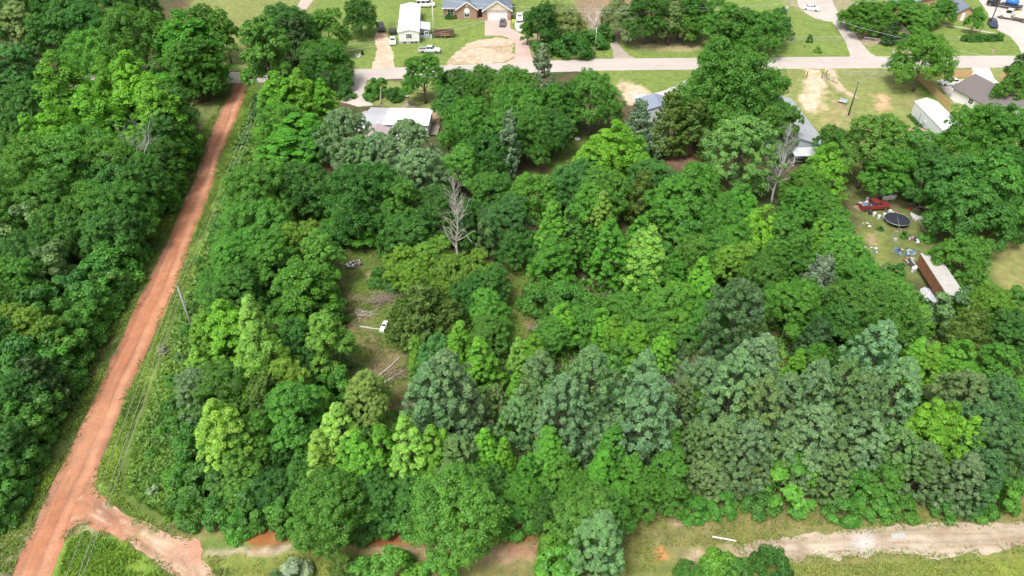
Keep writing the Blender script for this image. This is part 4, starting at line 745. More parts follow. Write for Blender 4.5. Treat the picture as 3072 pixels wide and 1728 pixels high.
tagstuff(tufts('undergrowth', WOODS, KEEPOUT, 60000, .52, (.115, .290, .046), 205, 4, .8, True), 'leafy undergrowth carpeting the wood floor', 'undergrowth')

# ------------------------------------------------------------------ buildings
def slab(mb, pts, th=.12):
    p = [Vector(q) for q in pts]; n = (p[1]-p[0]).cross(p[2]-p[0]).normalized()
    if n.z < 0: n = -n
    k = len(p); return mb.add([q+n*th*.5 for q in p]+[q-n*th*.5 for q in p], [tuple(range(k)), tuple(range(2*k-1, k-1, -1))]+[(i, k+i, k+(i+1) % k, (i+1) % k) for i in range(k)])
def frame(a, b):
    """root position, turn and width of a front wall between two ground pixels"""
    A, B = W(*a), W(*b); return A, math.atan2(B.y-A.y, B.x-A.x), (B-A).length
BRICK = solid('brick', (.36, .225, .175), .85, var=.18, vscale=6); TANBRICK = solid('tan_brick', (.52, .335, .20), .85, var=.12, vscale=6); SHINGLE = solid('blue_grey_shingle', (.175, .205, .25), .9, var=.14, vscale=4, bump=.3)
WHITE = solid('white_paint', (.80, .80, .79), .5, var=.04); CREAM = solid('cream_siding', (.68, .61, .48), .7, var=.05); WHITEROOF = solid('white_metal_roof', (.80, .81, .82), .45, var=.05, vscale=1.2, dirt=(.62, .60, .57), dirt_amt=.4)
GREYMETAL = solid('grey_metal_roof', (.37, .40, .43), .5, var=.08, vscale=1.5, dirt=(.30, .29, .28), dirt_amt=.5); LTGREY = solid('light_grey_siding', (.52, .55, .56), .7, var=.06); BLUEGREY = solid('blue_grey_siding', (.40, .46, .50), .7, var=.07)
BROWNSH = solid('brown_shingle', (.165, .145, .145), .9, var=.15, vscale=3, bump=.3); GLASS = solid('dark_glass', (.03, .035, .045), .12, var=.1, spec=.7); DARK = solid('dark_interior', (.02, .02, .02), .8); PINKROOF = solid('faded_pink_roof', (.42, .33, .34), .8, var=.12, vscale=1.5, dirt=(.30, .25, .25), dirt_amt=.5)
WOODF = solid('cedar_fence', (.56, .375, .19), .8, var=.18, vscale=2.5, dirt=(.40, .27, .15), dirt_amt=.5); GREYWOOD = solid('weathered_wood', (.34, .29, .24), .9, var=.2); METALP = solid('galvanised', (.48, .50, .51), .45, .5, var=.1); RUST = solid('rusty_steel', (.27, .115, .055), .9, var=.35, vscale=2.5, dirt=(.13, .075, .05), dirt_amt=.8)
BLACK = solid('black_rubber', (.022, .022, .024), .8); CHARC = solid('charcoal', (.06, .06, .065), .6)
def window(root, c, w, h, ax='y', frame_m=WHITE, n=2, m=2):
    """framed window with panes on a wall whose outward side is -y (ax y) or -x (ax x)"""
    t = .06; f = MB()
    def bx(u, z, du, dz, off, th):
        return ((c[0]+u, c[1]-off, c[2]+z), (du, th, dz)) if ax == 'y' else ((c[0]-off, c[1]+u, c[2]+z), (th, du, dz))
    for u, z, du, dz in ((0, h/2-t/2+.04, w+.1, t+.08), (0, -h/2+t/2-.04, w+.1, t+.08), (-w/2, 0, t+.05, h), (w/2, 0, t+.05, h)): f.box(*bx(u, z, du, dz, .03, .10))
    for i in range(1, n): f.box(*bx(-w/2+w*i/n, 0, .05, h-.1, .045, .04))
    for i in range(1, m): f.box(*bx(0, -h/2+h*i/m, w-.1, .05, .042, .036))
    o = f.build('window', frame_m, root)
    for i in range(n):
        for j in range(m):
            g = MB(); g.box(*bx(-w/2+w*(i+.5)/n, -h/2+h*(j+.5)/m, w/n-.055, h/m-.055, .02, .03)); g.build('pane', GLASS, o)
    return o
def brick_house():
    A, rz, w = frame((1331, 58), (1533, 57)); k = w/18.9; t = thing('brick_house', 'brick house with blue-grey roof and two white-trimmed front gables', 'house', A, rz)
    m = MB(); m.box((9.45, 6.75, 1.4), (18.86, 10.5, 2.8)); m.box((6.6, .9, 1.38), (5.6, 1.79, 2.76)); m.build('wall', BRICK, t)
    m = MB(); m.prism([(3.8, 2.76), (9.4, 2.76), (6.6, 4.7)], 'y', .006, .7); m.build('gable', BRICK, t)
    g = MB(); g.box((11.75, .15, 1.38), (.9, 2.7, 2.76)); g.box((18.45, .15, 1.38), (.9, 2.7, 2.76)); g.box((15.1, .35, 1.38), (5.8, 2.2, 2.76)); g.build('garage_wall', BRICK, t)
    g = MB(); g.prism([(11.3, 2.76), (18.9, 2.76), (15.1, 5.3)], 'y', -1.19, -.5); g.build('gable', CREAM, t)
    d = MB(); d.box((15.1, -.80, 2.55), (5.9, .12, .3)); dr = d.build('garage_door', WHITE, t)
    for i in range(4): q = MB(); q.box((15.1, -.80, .31+.6*i), (5.7, .07, .575)); q.build('panel', WHITE, dr)
    r = MB(); x0, x1, y0, y1, z0, zr, ym = -.45, 19.35, 1.0, 12.5, 2.78, 6.2, 6.75
    slab(r, [(x0, y0, z0), (x1, y0, z0), (14.2, ym, zr), (4.8, ym, zr)]); slab(r, [(x0, y1, z0), (x1, y1, z0), (14.2, ym, zr), (4.8, ym, zr)]); slab(r, [(x0, y0, z0), (x0, y1, z0), (4.8, ym, zr)]); slab(r, [(x1, y0, z0), (x1, y1, z0), (14.2, ym, zr)])
    for (a, b, c, zt, yf, yb) in ((3.4, 9.8, 6.6, 4.82, -.35, 4.3), (10.85, 19.35, 15.1, 5.45, -1.55, 5.6)):
        slab(r, [(a, yf, 2.66), (a, yb*.15, 2.66), (c, yb, zt), (c, yf, zt)]); slab(r, [(b, yf, 2.66), (b, yb*.15, 2.66), (c, yb, zt), (c, yf, zt)])
    rf = r.build('roof', SHINGLE, t)
    for (a, b, c, zt, yf) in ((3.4, 9.8, 6.6, 4.82, -.40), (10.85, 19.35, 15.1, 5.45, -1.60)):
        f = MB()
        for s in (a, b):
            L = math.hypot(c-s, zt-2.66); f.box(((s+c)/2, yf, (2.66+zt)/2-.06), (L+.1, .06, .28), 0, -math.atan2(zt-2.66, c-s) if c > s else math.atan2(zt-2.66, s-c))
        f.build('trim_board', WHITE, t)
    MB().box((1.7, .95, 2.72), (4.3, .08, .22)).build('gutter', WHITE, t); MB().box((10.35, .95, 2.72), (1.3, .08, .22)).build('gutter', WHITE, t)
    window(t, (6.6, 0, 1.45), 1.5, 1.7); window(t, (1.9, 1.5, 1.5), 1.8, 1.4); a = MB(); a.lathe([(.02, -.03), (.75, -.03), (.75, .03), (.02, .03)], (0, 0, 0), 20)
    ar = a.build('window_arch', WHITE, t); ar.location = (6.6, -.02, 2.3); ar.rotation_euler = (R(90), 0, 0); v = MB(); v.lathe([(.02, -.04), (.28, -.04), (.28, .04), (.02, .04)], (0, 0, 0), 14); vo = v.build('attic_vent', WHITE, t); vo.location = (6.6, -.01, 3.75); vo.rotation_euler = (R(90), 0, 0)
    e = MB(); e.box((10.35, 1.47, 1.1), (1.0, .1, 2.2)); e.build('door', DARK, t); s = MB(); s.box((10.35, .7, .06), (1.9, 1.5, .12)); s.build('step', solid('red_step', (.42, .25, .20), .8), t)
    q = MB(); q.box((18.98, .0, 1.0), (.14, .5, 1.6)); q.build('meter_box', CHARC, t)
    for x, wd in ((.9, 1.6), (2.1, 1.4), (3.2, 1.2), (1.5, 1.5)):
        p = A+Matrix.Rotation(rz, 3, 'Z') @ Vector((x, .3, 0)); plant('sd', p.x, p.y, wd, 1.3, 'clipped dark shrub against the front of the brick house', 'shrubs at the brick house')
brick_house()
def mobile_home():
    A, rz, w = frame((1198, 132), (1259, 130)); q0, q1 = W(1194, 98, 3.1), W(1203, 12, 3.1); rz = math.atan2(q1.y-q0.y, q1.x-q0.x)-R(90); L = 22.0; t = thing('mobile_home', 'long white mobile home with white metal roof across the street', 'mobile home', A, rz)
    m = MB(); m.box((w/2, L/2, 1.85), (w, L, 2.5)); m.build('wall', WHITE, t); k = MB(); k.box((w/2, L/2, .32), (w-.06, L-.06, .62)); k.build('skirting', solid('grey_skirting', (.42, .42, .41), .8, var=.25, vscale=2), t)
    g = MB(); g.prism([(0, 3.1), (w, 3.1), (w/2, 3.62)], 'y', .02, L-.02); g.build('gable', WHITE, t); r = MB(); slab(r, [(-.2, -.25, 3.06), (-.2, L+.2, 3.06), (w/2, L+.2, 3.68), (w/2, -.25, 3.68)], .08); slab(r, [(w+.2, -.25, 3.06), (w+.2, L+.2, 3.06), (w/2, L+.2, 3.68), (w/2, -.25, 3.68)], .08); r.build('roof', WHITEROOF, t)
    window(t, (w/2, 0, 2.0), 1.5, 1.2, n=3, m=2)
    for y in (4, 9, 14): window(t, (0, y, 2.1), 1.1, 1.0, 'x', n=1)
    for x in (1.4, 3.4, 4.4): h = MB(); h.box((x, -.01, .32), (.7, .06, .32)); h.build('vent', DARK, t)
    # grey lean-to on its right side
    a = MB(); x0 = w; a.box((x0+1.3, 6.2, 1.05), (2.56, 5.2, 2.1)); a.build('annex_wall', BLUEGREY, t); r2 = MB(); slab(r2, [(x0+.03, 3.3, 2.75), (x0+.03, 9.2, 2.75), (x0+2.9, 9.2, 2.25), (x0+2.9, 3.3, 2.25)], .08); r2.build('annex_roof', LTGREY, t)
    d = MB(); d.box((x0+.75, 3.58, 1.45), (.9, .06, .85)); d.build('opening', DARK, t); window(t, (x0+1.9, 3.6, 1.45), .9, .8, n=2, m=1)
    b = MB(); b.box((x0+3.0, 3.2, .5), (.5, .5, 1.0)); b.build('cabinet', LTGREY, t)
mobile_home()
def white_roof_home():
    z = 3.1; P = [W(1160, 328, z), W(1293, 332, z), W(1152, 371, z)]; A = W(1152, 371, z); A.z = 0; B = W(1283, 374, z); rz = math.atan2(B.y-A.y, B.x-A.x); w = (Vector((B.x, B.y))-Vector((A.x, A.y))).length; L = 7.4
    t = thing('mobile_home', 'white-roofed mobile home with grey carport below the street', 'mobile home', A, rz)
    m = MB(); m.box((w/2, L/2, 1.45), (w-.3, L-.3, 2.9)); m.build('wall', WHITE, t); r = MB(); slab(r, [(-.2, -.25, z-.1), (w+.2, -.25, z-.1), (w+.2, L*.5, z+.35), (-.2, L*.5, z+.35)], .09); slab(r, [(-.2, L+.2, z-.1), (w+.2, L+.2, z-.1), (w+.2, L*.5, z+.35), (-.2, L*.5, z+.35)], .09); r.build('roof', WHITEROOF, t)
    c = MB(); slab(c, [(-4.7, -.3, 2.75), (-.3, -.2, 2.85), (-.3, 3.6, 3.3), (-4.9, 3.8, 3.2)], .08); slab(c, [(-.3, 7.9, 2.85), (-4.3, 8.2, 2.75), (-4.9, 3.8, 3.2), (-.3, 3.6, 3.3)], .08); c.build('carport_roof', solid('grey_tin', (.42, .43, .46), .55, var=.1, vscale=1, dirt=(.34, .31, .30), dirt_amt=.6), t)
    for x, y in ((-4.5, .1), (-4.5, 7.8), (-.7, .1), (-.7, 7.7)): p = MB(); p.box((x, y, 1.4), (.12, .12, 2.8)); p.build('post', GREYWOOD, t)
    s = MB(); slab(s, [(-6.4, 1.0, 2.3), (-4.95, 1.0, 2.7), (-4.95, 6.8, 2.7), (-6.4, 6.4, 2.3)], .07); s.build('side_roof', PINKROOF, t); s = MB(); slab(s, [(-6.6, -2.2, 2.2), (-3.6, -2.0, 2.5), (-4.0, .9, 2.65), (-6.5, .8, 2.3)], .06); s.build('side_roof', WHITEROOF, t)
    f = MB(); f.box((-1.1, -5.2, 1.2), (4.6, 8.6, 2.4)); f.build('addition_wall', PINKROOF, t); q = MB(); slab(q, [(-3.6, -9.7, 2.3), (-1.1, -9.7, 3.3), (-1.1, -.35, 3.3), (-3.6, -.35, 2.3)], .08); slab(q, [(1.5, -9.7, 2.3), (-1.1, -9.7, 3.3), (-1.1, -.35, 3.3), (1.5, -.35, 2.3)], .08); q.build('addition_roof', PINKROOF, t)
    f = MB(); f.box((4.4, -4.6, 1.2), (4.6, 6.4, 2.4)); f.build('addition_wall', WHITE, t); q = MB(); slab(q, [(1.9, -8.0, 2.5), (6.9, -8.0, 2.5), (6.9, -.4, 2.85), (1.9, -.4, 2.85)], .08); q.build('addition_roof', WHITEROOF, t)
    p = MB(); p.box((w+.9, 3.2, .35), (1.5, 4.0, .12)); p.build('porch_deck', GREYWOOD, t)
    for y in (1.3, 3.2, 5.1): p = MB(); p.box((w+1.5, y, 1.3), (.1, .1, 2.6)); p.build('post', GREYWOOD, t)
    for y in (1.8, 4.6): window(t, (w-.15, y, 1.6), .01, 1.2, 'x')
white_roof_home()
def plain_house(name, label, cat, corner, rz, w, L, hw, hr, wall_m, roof_m, over=.35, extra=None, rise=None):
    """gable house, ridge along local y; corner = near-left ground corner"""
    t = thing(name, label, cat, corner, rz); m = MB(); m.box((w/2, L/2, hw/2), (w, L, hw)); m.build('wall', wall_m, t)
    g = MB(); g.prism([(.01, hw), (w-.01, hw), (w/2, hr-.08)], 'y', .02, L-.02); g.build('gable', wall_m, t); s = (hr-hw)/(w/2)
    r = MB()
    for sg in (-1, 1):
        xe = -over if sg < 0 else w+over
        slab(r, [(xe, -over, hw-s*over), (xe, L+over, hw-s*over), (w/2, L+over, hr), (w/2, -over, hr)], .1)
    r.build('roof', roof_m, t); return t
# grey-roofed house in the middle right
a = W(2486, 440, 2.6); gh = plain_house('grey_house', 'long house with plain grey metal roof beside the dead grey tree', 'house', (a.x-11.5, a.y, 0), R(1.5), 11.2, 21.5, 2.6, 4.4, BLUEGREY, GREYMETAL)
q = MB(); slab(q, [(4.0, -3.3, 2.25), (11.4, -3.3, 2.25), (11.4, -.36, 2.55), (4.0, -.36, 2.55)], .07); q.build('porch_roof', LTGREY, gh)
for x in (4.2, 7.7, 11.1): q = MB(); q.box((x, -3.1, 1.1), (.12, .12, 2.25)); q.build('post', WHITE, gh)
window(gh, (8.5, 0, 1.5), 1.4, 1.1); q = MB(); q.box((6.4, -.02, 1.0), (.95, .06, 2.0)); q.build('door', WHITE, gh)
for x, y in ((8.2, 4.5), (9.6, 9.0), (8.8, 13)): q = MB(); q.lathe([(.1, 0), (.1, .5), (.16, .5), (.16, .58)], (x, y, 3.3), 8); q.build('roof_vent', METALP, gh)
# brown-roofed white house at the right edge
a = W(2864, 260, 2.6); b = W(2960, 313, 2.6); ang = math.atan2(a.y-b.y, a.x-b.x); L = (a-b).length+5
dirv = Vector((math.cos(ang), math.sin(ang), 0)); cor = Vector((a.x, a.y, 0))-dirv*L
bh = plain_house('brown_roofed_house', 'white house with dark brown shingle roof behind the plank fence', 'house', cor, ang-R(90), 9.5, L, 2.6, 4.9, WHITE, BROWNSH, .45)
q = MB(); slab(q, [(9.2, 2.0, 2.75), (9.2, 7.5, 2.75), (13.4, 7.5, 2.15), (13.4, 2.0, 2.15)], .1); q.build('porch_roof', BROWNSH, bh); q = MB(); q.box((11.2, 4.7, 1.05), (3.8, 5.0, 2.1)); q.build('wing_wall', WHITE, bh)
for y in (L*.3, L*.62): window(bh, (0, y, 1.5), 1.3, 1.1, 'x')
q = MB(); q.box((-.02, L*.46, 1.05), (.06, .95, 2.1)); q.build('door', CREAM, bh)
# white storage building by the fence
a = W(2732, 342); b = W(2785, 399); d = (b-a).normalized(); ang = math.atan2(-d.y, -d.x)-R(90); L = 13.5; cor = a+d*L
wb = plain_house('storage_building', 'long plain white storage building beside the plank fence', 'shed', cor, ang, 4.6, L, 2.9, 3.7, solid('white_panel', (.66, .69, .71), .55, var=.05), WHITEROOF, .12)
q = MB(); q.box((-.03, L*.70, 1.15), (.06, .95, 2.1)); q.build('door', LTGREY, wb); q = MB(); q.box((-.12, L*.52, 1.2), (.22, .7, .55)); q.build('window_unit', LTGREY, wb); q = MB(); q.box((2.3, L+.03, 1.2), (2.4, .06, 2.2)); q.build('roller_door', LTGREY, wb)
for i in range(9):
    p = a+d*(1.0+i*.95)+Vector((-.9*abs(d.y), -.55, 0)); plant('sd', p.x, p.y, 1.0, .8, 'low dark shrub along the white storage building wall', 'shrubs along the storage building')
# tan buildings across the street at the right
a = W(2866, 62); ts = plain_house('brick_shed', 'small tan brick shed with blue-grey hipped roof by the truck yard', 'shed', a, R(-6), 4.6, 5.5, 2.5, 4.0, TANBRICK, SHINGLE, .5)
q = MB(); q.box((1.55, -.03, 1.15), (.9, .06, 2.2)); q.build('door', WHITE, ts)
a = W(2688, 44); th = plain_house('brick_house', 'tan brick house with blue-grey roof behind the trees by the truck yard', 'house', a, R(-3), 19.0, 8.0, 2.7, 5.2, TANBRICK, SHINGLE, .5)
q = MB(); q.box((2.4, -.03, 1.05), (1.0, .06, 2.1)); q.build('door', WHITE, th); window(th, (5.2, 0, 1.5), 1.5, 1.2); window(th, (9.5, 0, 1.5), 1.5, 1.2)
for i in range(3): q = MB(); q.box((2.4, -.3-.3*i, .28-.09*i), (1.8, .3, .56-.18*i)); q.build('step', GREYWOOD, th)
# half-hidden shed roofs
for lab, nm, px, py, w, L, hw, hr, rz, rm, wm in (('blue roofed outbuilding glimpsed under trees by the street drive', 'outbuilding', 1920, 366, 8, 6, 2.4, 3.6, 4, solid('blue_tin', (.24, .28, .35), .5, var=.12), LTGREY), ('small pale tin shed behind the silvery cedar', 'tin_shed', 1468, 452, 4.5, 4, 2.2, 2.8, -4, WHITEROOF, LTGREY), ('white tin lean-to at the end of the clearing under trees', 'lean_to', 1003, 690, 1.8, 2.6, 2.2, 2.5, -18, WHITEROOF, LTGREY), ('rusty orange tin shed under the trees above the red truck', 'tin_shed', 2672, 548, 4.6, 7.5, 2.0, 2.9, 2, solid('orange_tin', (.45, .235, .13), .8, var=.35, vscale=2), RUST), ('small shed with faded red roof at the storage building', 'tin_shed', 2768, 438, 3.2, 3.4, 1.9, 2.4, 40, solid('faded_red', (.52, .25, .24), .7, var=.1), LTGREY), ('dark blue tarp shelter half hidden by the dead tree', 'tarp_shelter', 1282, 646, 4.0, 3.2, 1.5, 2.1, 5, solid('navy_tarp', (.05, .06, .12), .6, var=.2), DARK)):
    plain_house(nm, lab, 'shed', W(px, py), R(rz), w, L, hw, hr, wm, rm, .2)

# ------------------------------------------------------------------ vehicles
def loft(mb, secs):
    """secs: (x, half width low, half width top, z low, z shoulder, z top)"""
    rows = [[(x, -a, zl), (x, -a, zs), (x, -b, zt), (x, b, zt), (x, a, zs), (x, a, zl)] for x, a, b, zl, zs, zt in secs]; n = 6; vs = [p for r in rows for p in r]; k = len(rows)
    fs = [(i*n+j, i*n+(j+1) % n, (i+1)*n+(j+1) % n, (i+1)*n+j) for i in range(k-1) for j in range(n)]+[tuple(range(n)), tuple((k-1)*n+j for j in range(n-1, -1, -1))]
    return mb.add(vs, fs)
PAINT = {}
def paint(nm, c): 
    if nm not in PAINT:
        m, n, l, out = nt(nm+'_car_paint'); b = n.new('ShaderNodeBsdfPrincipled'); tc = n.new('ShaderNodeTexCoord')
        l.new(mixcol(n, l, noise(n, l, 2.5, 5, tc.outputs['Object']), tuple(v*.92 for v in c), c), b.inputs['Base Color']); b.inputs['Roughness'].default_value = .32; b.inputs['Coat Weight'].default_value = .5; b.inputs['Coat Roughness'].default_value = .1
        l.new(b.outputs[0], out.inputs[0]); PAINT[nm] = m
    return PAINT[nm]
PWHITE, PBLACK, PGREY, PRED, PBLUE, PSILV = ('white', (.80, .80, .80)), ('black', (.02, .02, .024)), ('grey', (.10, .11, .13)), ('red', (.25, .035, .032)), ('navy', (.03, .05, .10)), ('silver', (.62, .65, .67))
LAMP = solid('lamp_glass', (.75, .75, .72), .15); TAIL = solid('tail_lamp', (.35, .02, .02), .25)
def wheels(t, xs, hw, r=.33):
    tw = MB(); tw.lathe([(r*.55, -.11), (r*.96, -.11), (r, -.06), (r, .06), (r*.96, .11), (r*.55, .11)], n=16); tm = tw.mesh('tyre', BLACK); rw = MB(); rw.lathe([(.02, -.10), (r*.56, -.115), (r*.60, -.10), (r*.60, .10), (.02, .09)], n=12); rm = rw.mesh('rim', METALP)
    for x in xs:
        for s in (-1, 1):
            o = bpy.data.objects.new('wheel', tm); C.objects.link(o); o.parent = t; o.location = (x, s*(hw-.10), r); o.rotation_euler = (R(90)*s, 0, 0); q = bpy.data.objects.new('rim', rm); C.objects.link(q); q.parent = o
def lamps(t, xf, xr, y, z, zr=None):
    for s in (-1, 1):
        h = MB(); h.box((xf, s*y, z), (.10, .34, .16)); h.build('headlight', LAMP, t, bevel=.02); h = MB(); h.box((xr, s*y, zr or z), (.08, .26, .18)); h.build('tail_light', TAIL, t, bevel=.02)
def cabin(t, x0, x1, zb, zt, hb, ht, rake_r, rake_f, m, doors=2, glass=GLASS):
    c = MB(); loft(c, [(x0, hb, hb-.02, zb-.05, zb-.01, zb), (x1, hb, hb-.02, zb-.05, zb-.01, zb)]); a = [(x0, -hb, zb), (x1, -hb, zb), (x1, hb, zb), (x0, hb, zb)]; b = [(x0+rake_r, -ht, zt), (x1-rake_f, -ht, zt), (x1-rake_f, ht, zt), (x0+rake_r, ht, zt)]
    c.add(a+b, [(0, 1, 5, 4), (1, 2, 6, 5), (2, 3, 7, 6), (3, 0, 4, 7), (4, 5, 6, 7)]); c.build('cabin', m, t, bevel=.05)
    def panel(nm, q, k=.82, off=.012, kz=.74):
        q = [Vector(v) for v in q]; cc = sum(q, Vector())/4; n = (q[1]-q[0]).cross(q[3]-q[0]).normalized()
        if n.dot(cc-Vector(((x0+x1)/2, 0, (zb+zt)/2))) < 0: n = -n
        u = (q[1]-q[0]+q[2]-q[3])/4; v = (q[3]-q[0]+q[2]-q[1])/4; pts = [cc+(-u*k-v*kz), cc+(u*k-v*kz), cc+(u*k*.96+v*kz), cc+(-u*k*.96+v*kz)]; g = MB(); g.add([p+n*off for p in pts]+[p-n*.03 for p in pts], [(0, 1, 2, 3), (0, 1, 5, 4), (1, 2, 6, 5), (2, 3, 7, 6), (3, 0, 4, 7)]); g.build(nm, glass, t)
    panel('windscreen', (a[1], a[2], b[2], b[1])); panel('rear_window', (a[3], a[0], b[0], b[3]))
    for i0, i1, j0, j1 in ((0, 1, 4, 5), (3, 2, 7, 6)):
        A0, A1, B0, B1 = Vector(a[i0]), Vector(a[i1]), Vector(b[j0-4]), Vector(b[j1-4])
        for k in range(doors): panel('side_window', (A0.lerp(A1, k/doors), A0.lerp(A1, (k+1)/doors), B0.lerp(B1, (k+1)/doors), B0.lerp(B1, k/doors)), .86)
def car(kind, px, py, head, pc, label, cat='car', group=None, nm=None):
    p = W(px, py, .6); p.z = 0; t = thing(nm or {'sedan': 'car', 'hatch': 'car', 'suv': 'suv', 'pickup': 'pickup_truck', 'van': 'van'}[kind], label, cat, p, R(head), group); m = paint(*pc); b = MB()
    if kind in ('sedan', 'hatch'):
        s = 1.0 if kind == 'sedan' else .92; X = lambda v: v*s
        loft(b, [(X(-2.35), .72, .66, .36, .62, .78), (X(-2.2), .86, .76, .26, .80, .94), (X(-1.2), .90, .80, .22, .84, .97), (X(.9), .90, .80, .22, .82, .95), (X(1.9), .87, .76, .24, .68, .80), (X(2.25), .78, .66, .30, .58, .68)]); b.build('body', m, t, bevel=.04)
        cabin(t, X(-1.75 if kind == 'sedan' else -2.15), X(1.05), .94, 1.43, .80, .62, .62 if kind == 'sedan' else .35, .75, m); wheels(t, (X(-1.4), X(1.4)), .9); lamps(t, X(2.18), X(-2.32), .62, .60, .72)
    elif kind == 'suv':
        loft(b, [(-2.35, .82, .74, .36, .85, 1.0), (-2.2, .92, .84, .3, .95, 1.08), (1.0, .93, .84, .28, .94, 1.06), (2.0, .9, .78, .3, .82, .95), (2.35, .82, .70, .36, .66, .78)]); b.build('body', m, t, bevel=.04)
        cabin(t, -2.25, 1.05, 1.05, 1.68, .84, .68, .25, .65, m, 3); wheels(t, (-1.42, 1.45), .93, .37); lamps(t, 2.26, -2.38, .65, .72, .95)
    elif kind == 'van':
        loft(b, [(-2.7, .95, .88, .4, 1.1, 1.2), (1.3, .98, .90, .35, 1.1, 1.2), (2.3, .95, .82, .36, .95, 1.05), (2.75, .86, .74, .4, .74, .85)]); b.build('body', m, t, bevel=.04)
        cabin(t, -2.68, 1.7, 1.18, 2.0, .90, .76, .15, .75, m, 3); wheels(t, (-1.7, 1.75), .98, .37); lamps(t, 2.66, -2.72, .7, .75, 1.0)
    else:
        loft(b, [(-2.75, .92, .90, .42, .80, .82), (-.75, .94, .92, .38, .80, .82), (-.70, .94, .86, .38, .98, 1.08), (1.2, .94, .86, .38, .98, 1.08), (2.35, .92, .80, .40, .90, 1.02), (2.7, .84, .72, .45, .74, .86)]); b.build('body', m, t, bevel=.04)
        d = MB(); d.box((-1.73, -.88, .96), (2.0, .10, .32)); d.box((-1.73, .88, .96), (2.0, .10, .32)); d.box((-2.70, 0, .96), (.10, 1.66, .32)); d.build('bed_wall', m, t); f = MB(); f.box((-1.72, 0, .835), (1.9, 1.62, .03)); f.build('bed_floor', CHARC, t)
        cabin(t, -.72, 1.25, 1.06, 1.70, .84, .68, .18, .62, m, 2); wheels(t, (-1.70, 1.75), .95, .38); lamps(t, 2.62, -2.76, .66, .78, .85)
        q = MB(); q.box((2.72, 0, .55), (.16, 1.7, .2)); q.build('bumper', METALP, t, bevel=.03)
    return t
car('van', 1277, 14, 3, PWHITE, 'white van parked behind the long white mobile home', 'van')
car('suv', 1144, 84, -78, PBLACK, 'black car parked at the top of the dirt driveway', 'car', nm='car')
car('sedan', 1178, 122, -82, PWHITE, 'white sedan on the dirt driveway beside the mobile home')
car('pickup', 1289, 150, -3, PSILV, 'silver-white pickup with dark bed on the lawn near the street', 'pickup')
car('sedan', 1508, 68, -93, PGREY, 'dark grey car on the pink driveway before the garage')
car('pickup', 1559, 52, -92, PWHITE, 'white pickup beside the brick house garage', 'pickup')
car('sedan', 2435, 24, -28, PWHITE, 'white car on the grey drive across the street')
car('suv', 2979, 72, -105, PBLUE, 'dark blue car beside the truck yard pole', 'car', nm='car')
car('hatch', 2847, 246, 184, PWHITE, 'white hatchback beside the brown-roofed house')
car('sedan', 2994, 268, -20, PGREY, 'dark car on the pale drive behind the brown-roofed house')
rp = car('pickup', 2622, 617, 8, PRED, 'faded red pickup with a junk-filled bed in the yard', 'pickup')
car('sedan', 2752, 586, 12, PBLACK, 'dark junk car with pale hood in the shade of the yard')
def truck(px, py, head, pc, label, load):
    p = W(px, py, .8); p.z = 0; t = thing('flatbed_truck' if load == 'tank' else 'truck', label, 'truck', p, R(head)); m = paint(*pc); b = MB(); b.box((-.6, 0, .85), (8.4, .9, .3)); b.build('chassis', CHARC, t)
    b = MB(); loft(b, [(2.0, 1.15, 1.05, .6, 1.7, 1.9), (3.9, 1.12, 1.0, .6, 1.5, 1.7), (4.3, .95, .85, .6, 1.2, 1.4)]); b.build('hood', m, t, bevel=.05); cabin(t, 1.0, 2.9, 1.7, 2.75, 1.12, .95, .1, .45, m, 1); q = MB(); q.box((1.55, 0, 1.2), (1.1, 2.24, 1.1)); q.build('cab_side', m, t)
    b = MB(); b.box((-2.1, 0, 1.15), (5.6, 2.4, .16)); b.build('deck', CHARC if load == 'tank' else GREYWOOD, t); wheels(t, (-3.4, -2.3, 3.2), 1.15, .5); lamps(t, 4.28, -4.9, .8, .95, 1.0)
    if load == 'tank': q = MB(); q.tube([(-3.6, 0, 2.0), (-3.3, 0, 2.0), (-.6, 0, 2.0), (-.3, 0, 2.0)], [.4, .8, .8, .4], 14); q.build('tank', solid('blue_tank', (.03, .15, .45), .4), t, True)
    else:
        q = MB(); q.box((-2.2, 0, 1.75), (4.8, 2.3, 1.05)); q.build('box_body', solid('pale_box', (.66, .62, .52), .6, var=.1), t, bevel=.06); q = MB(); q.box((-.2, 0, 2.0), (.8, 2.2, .9)); q.build('tool_box', solid('yellow_paint', (.62, .55, .16), .5), t, bevel=.05)
truck(3010, 14, 142, PBLACK, 'flatbed truck carrying a blue tank in the truck yard', 'tank')
truck(3046, 52, 140, ('offwhite', (.66, .64, .58)), 'off-white and yellow work truck in the truck yard', 'box')
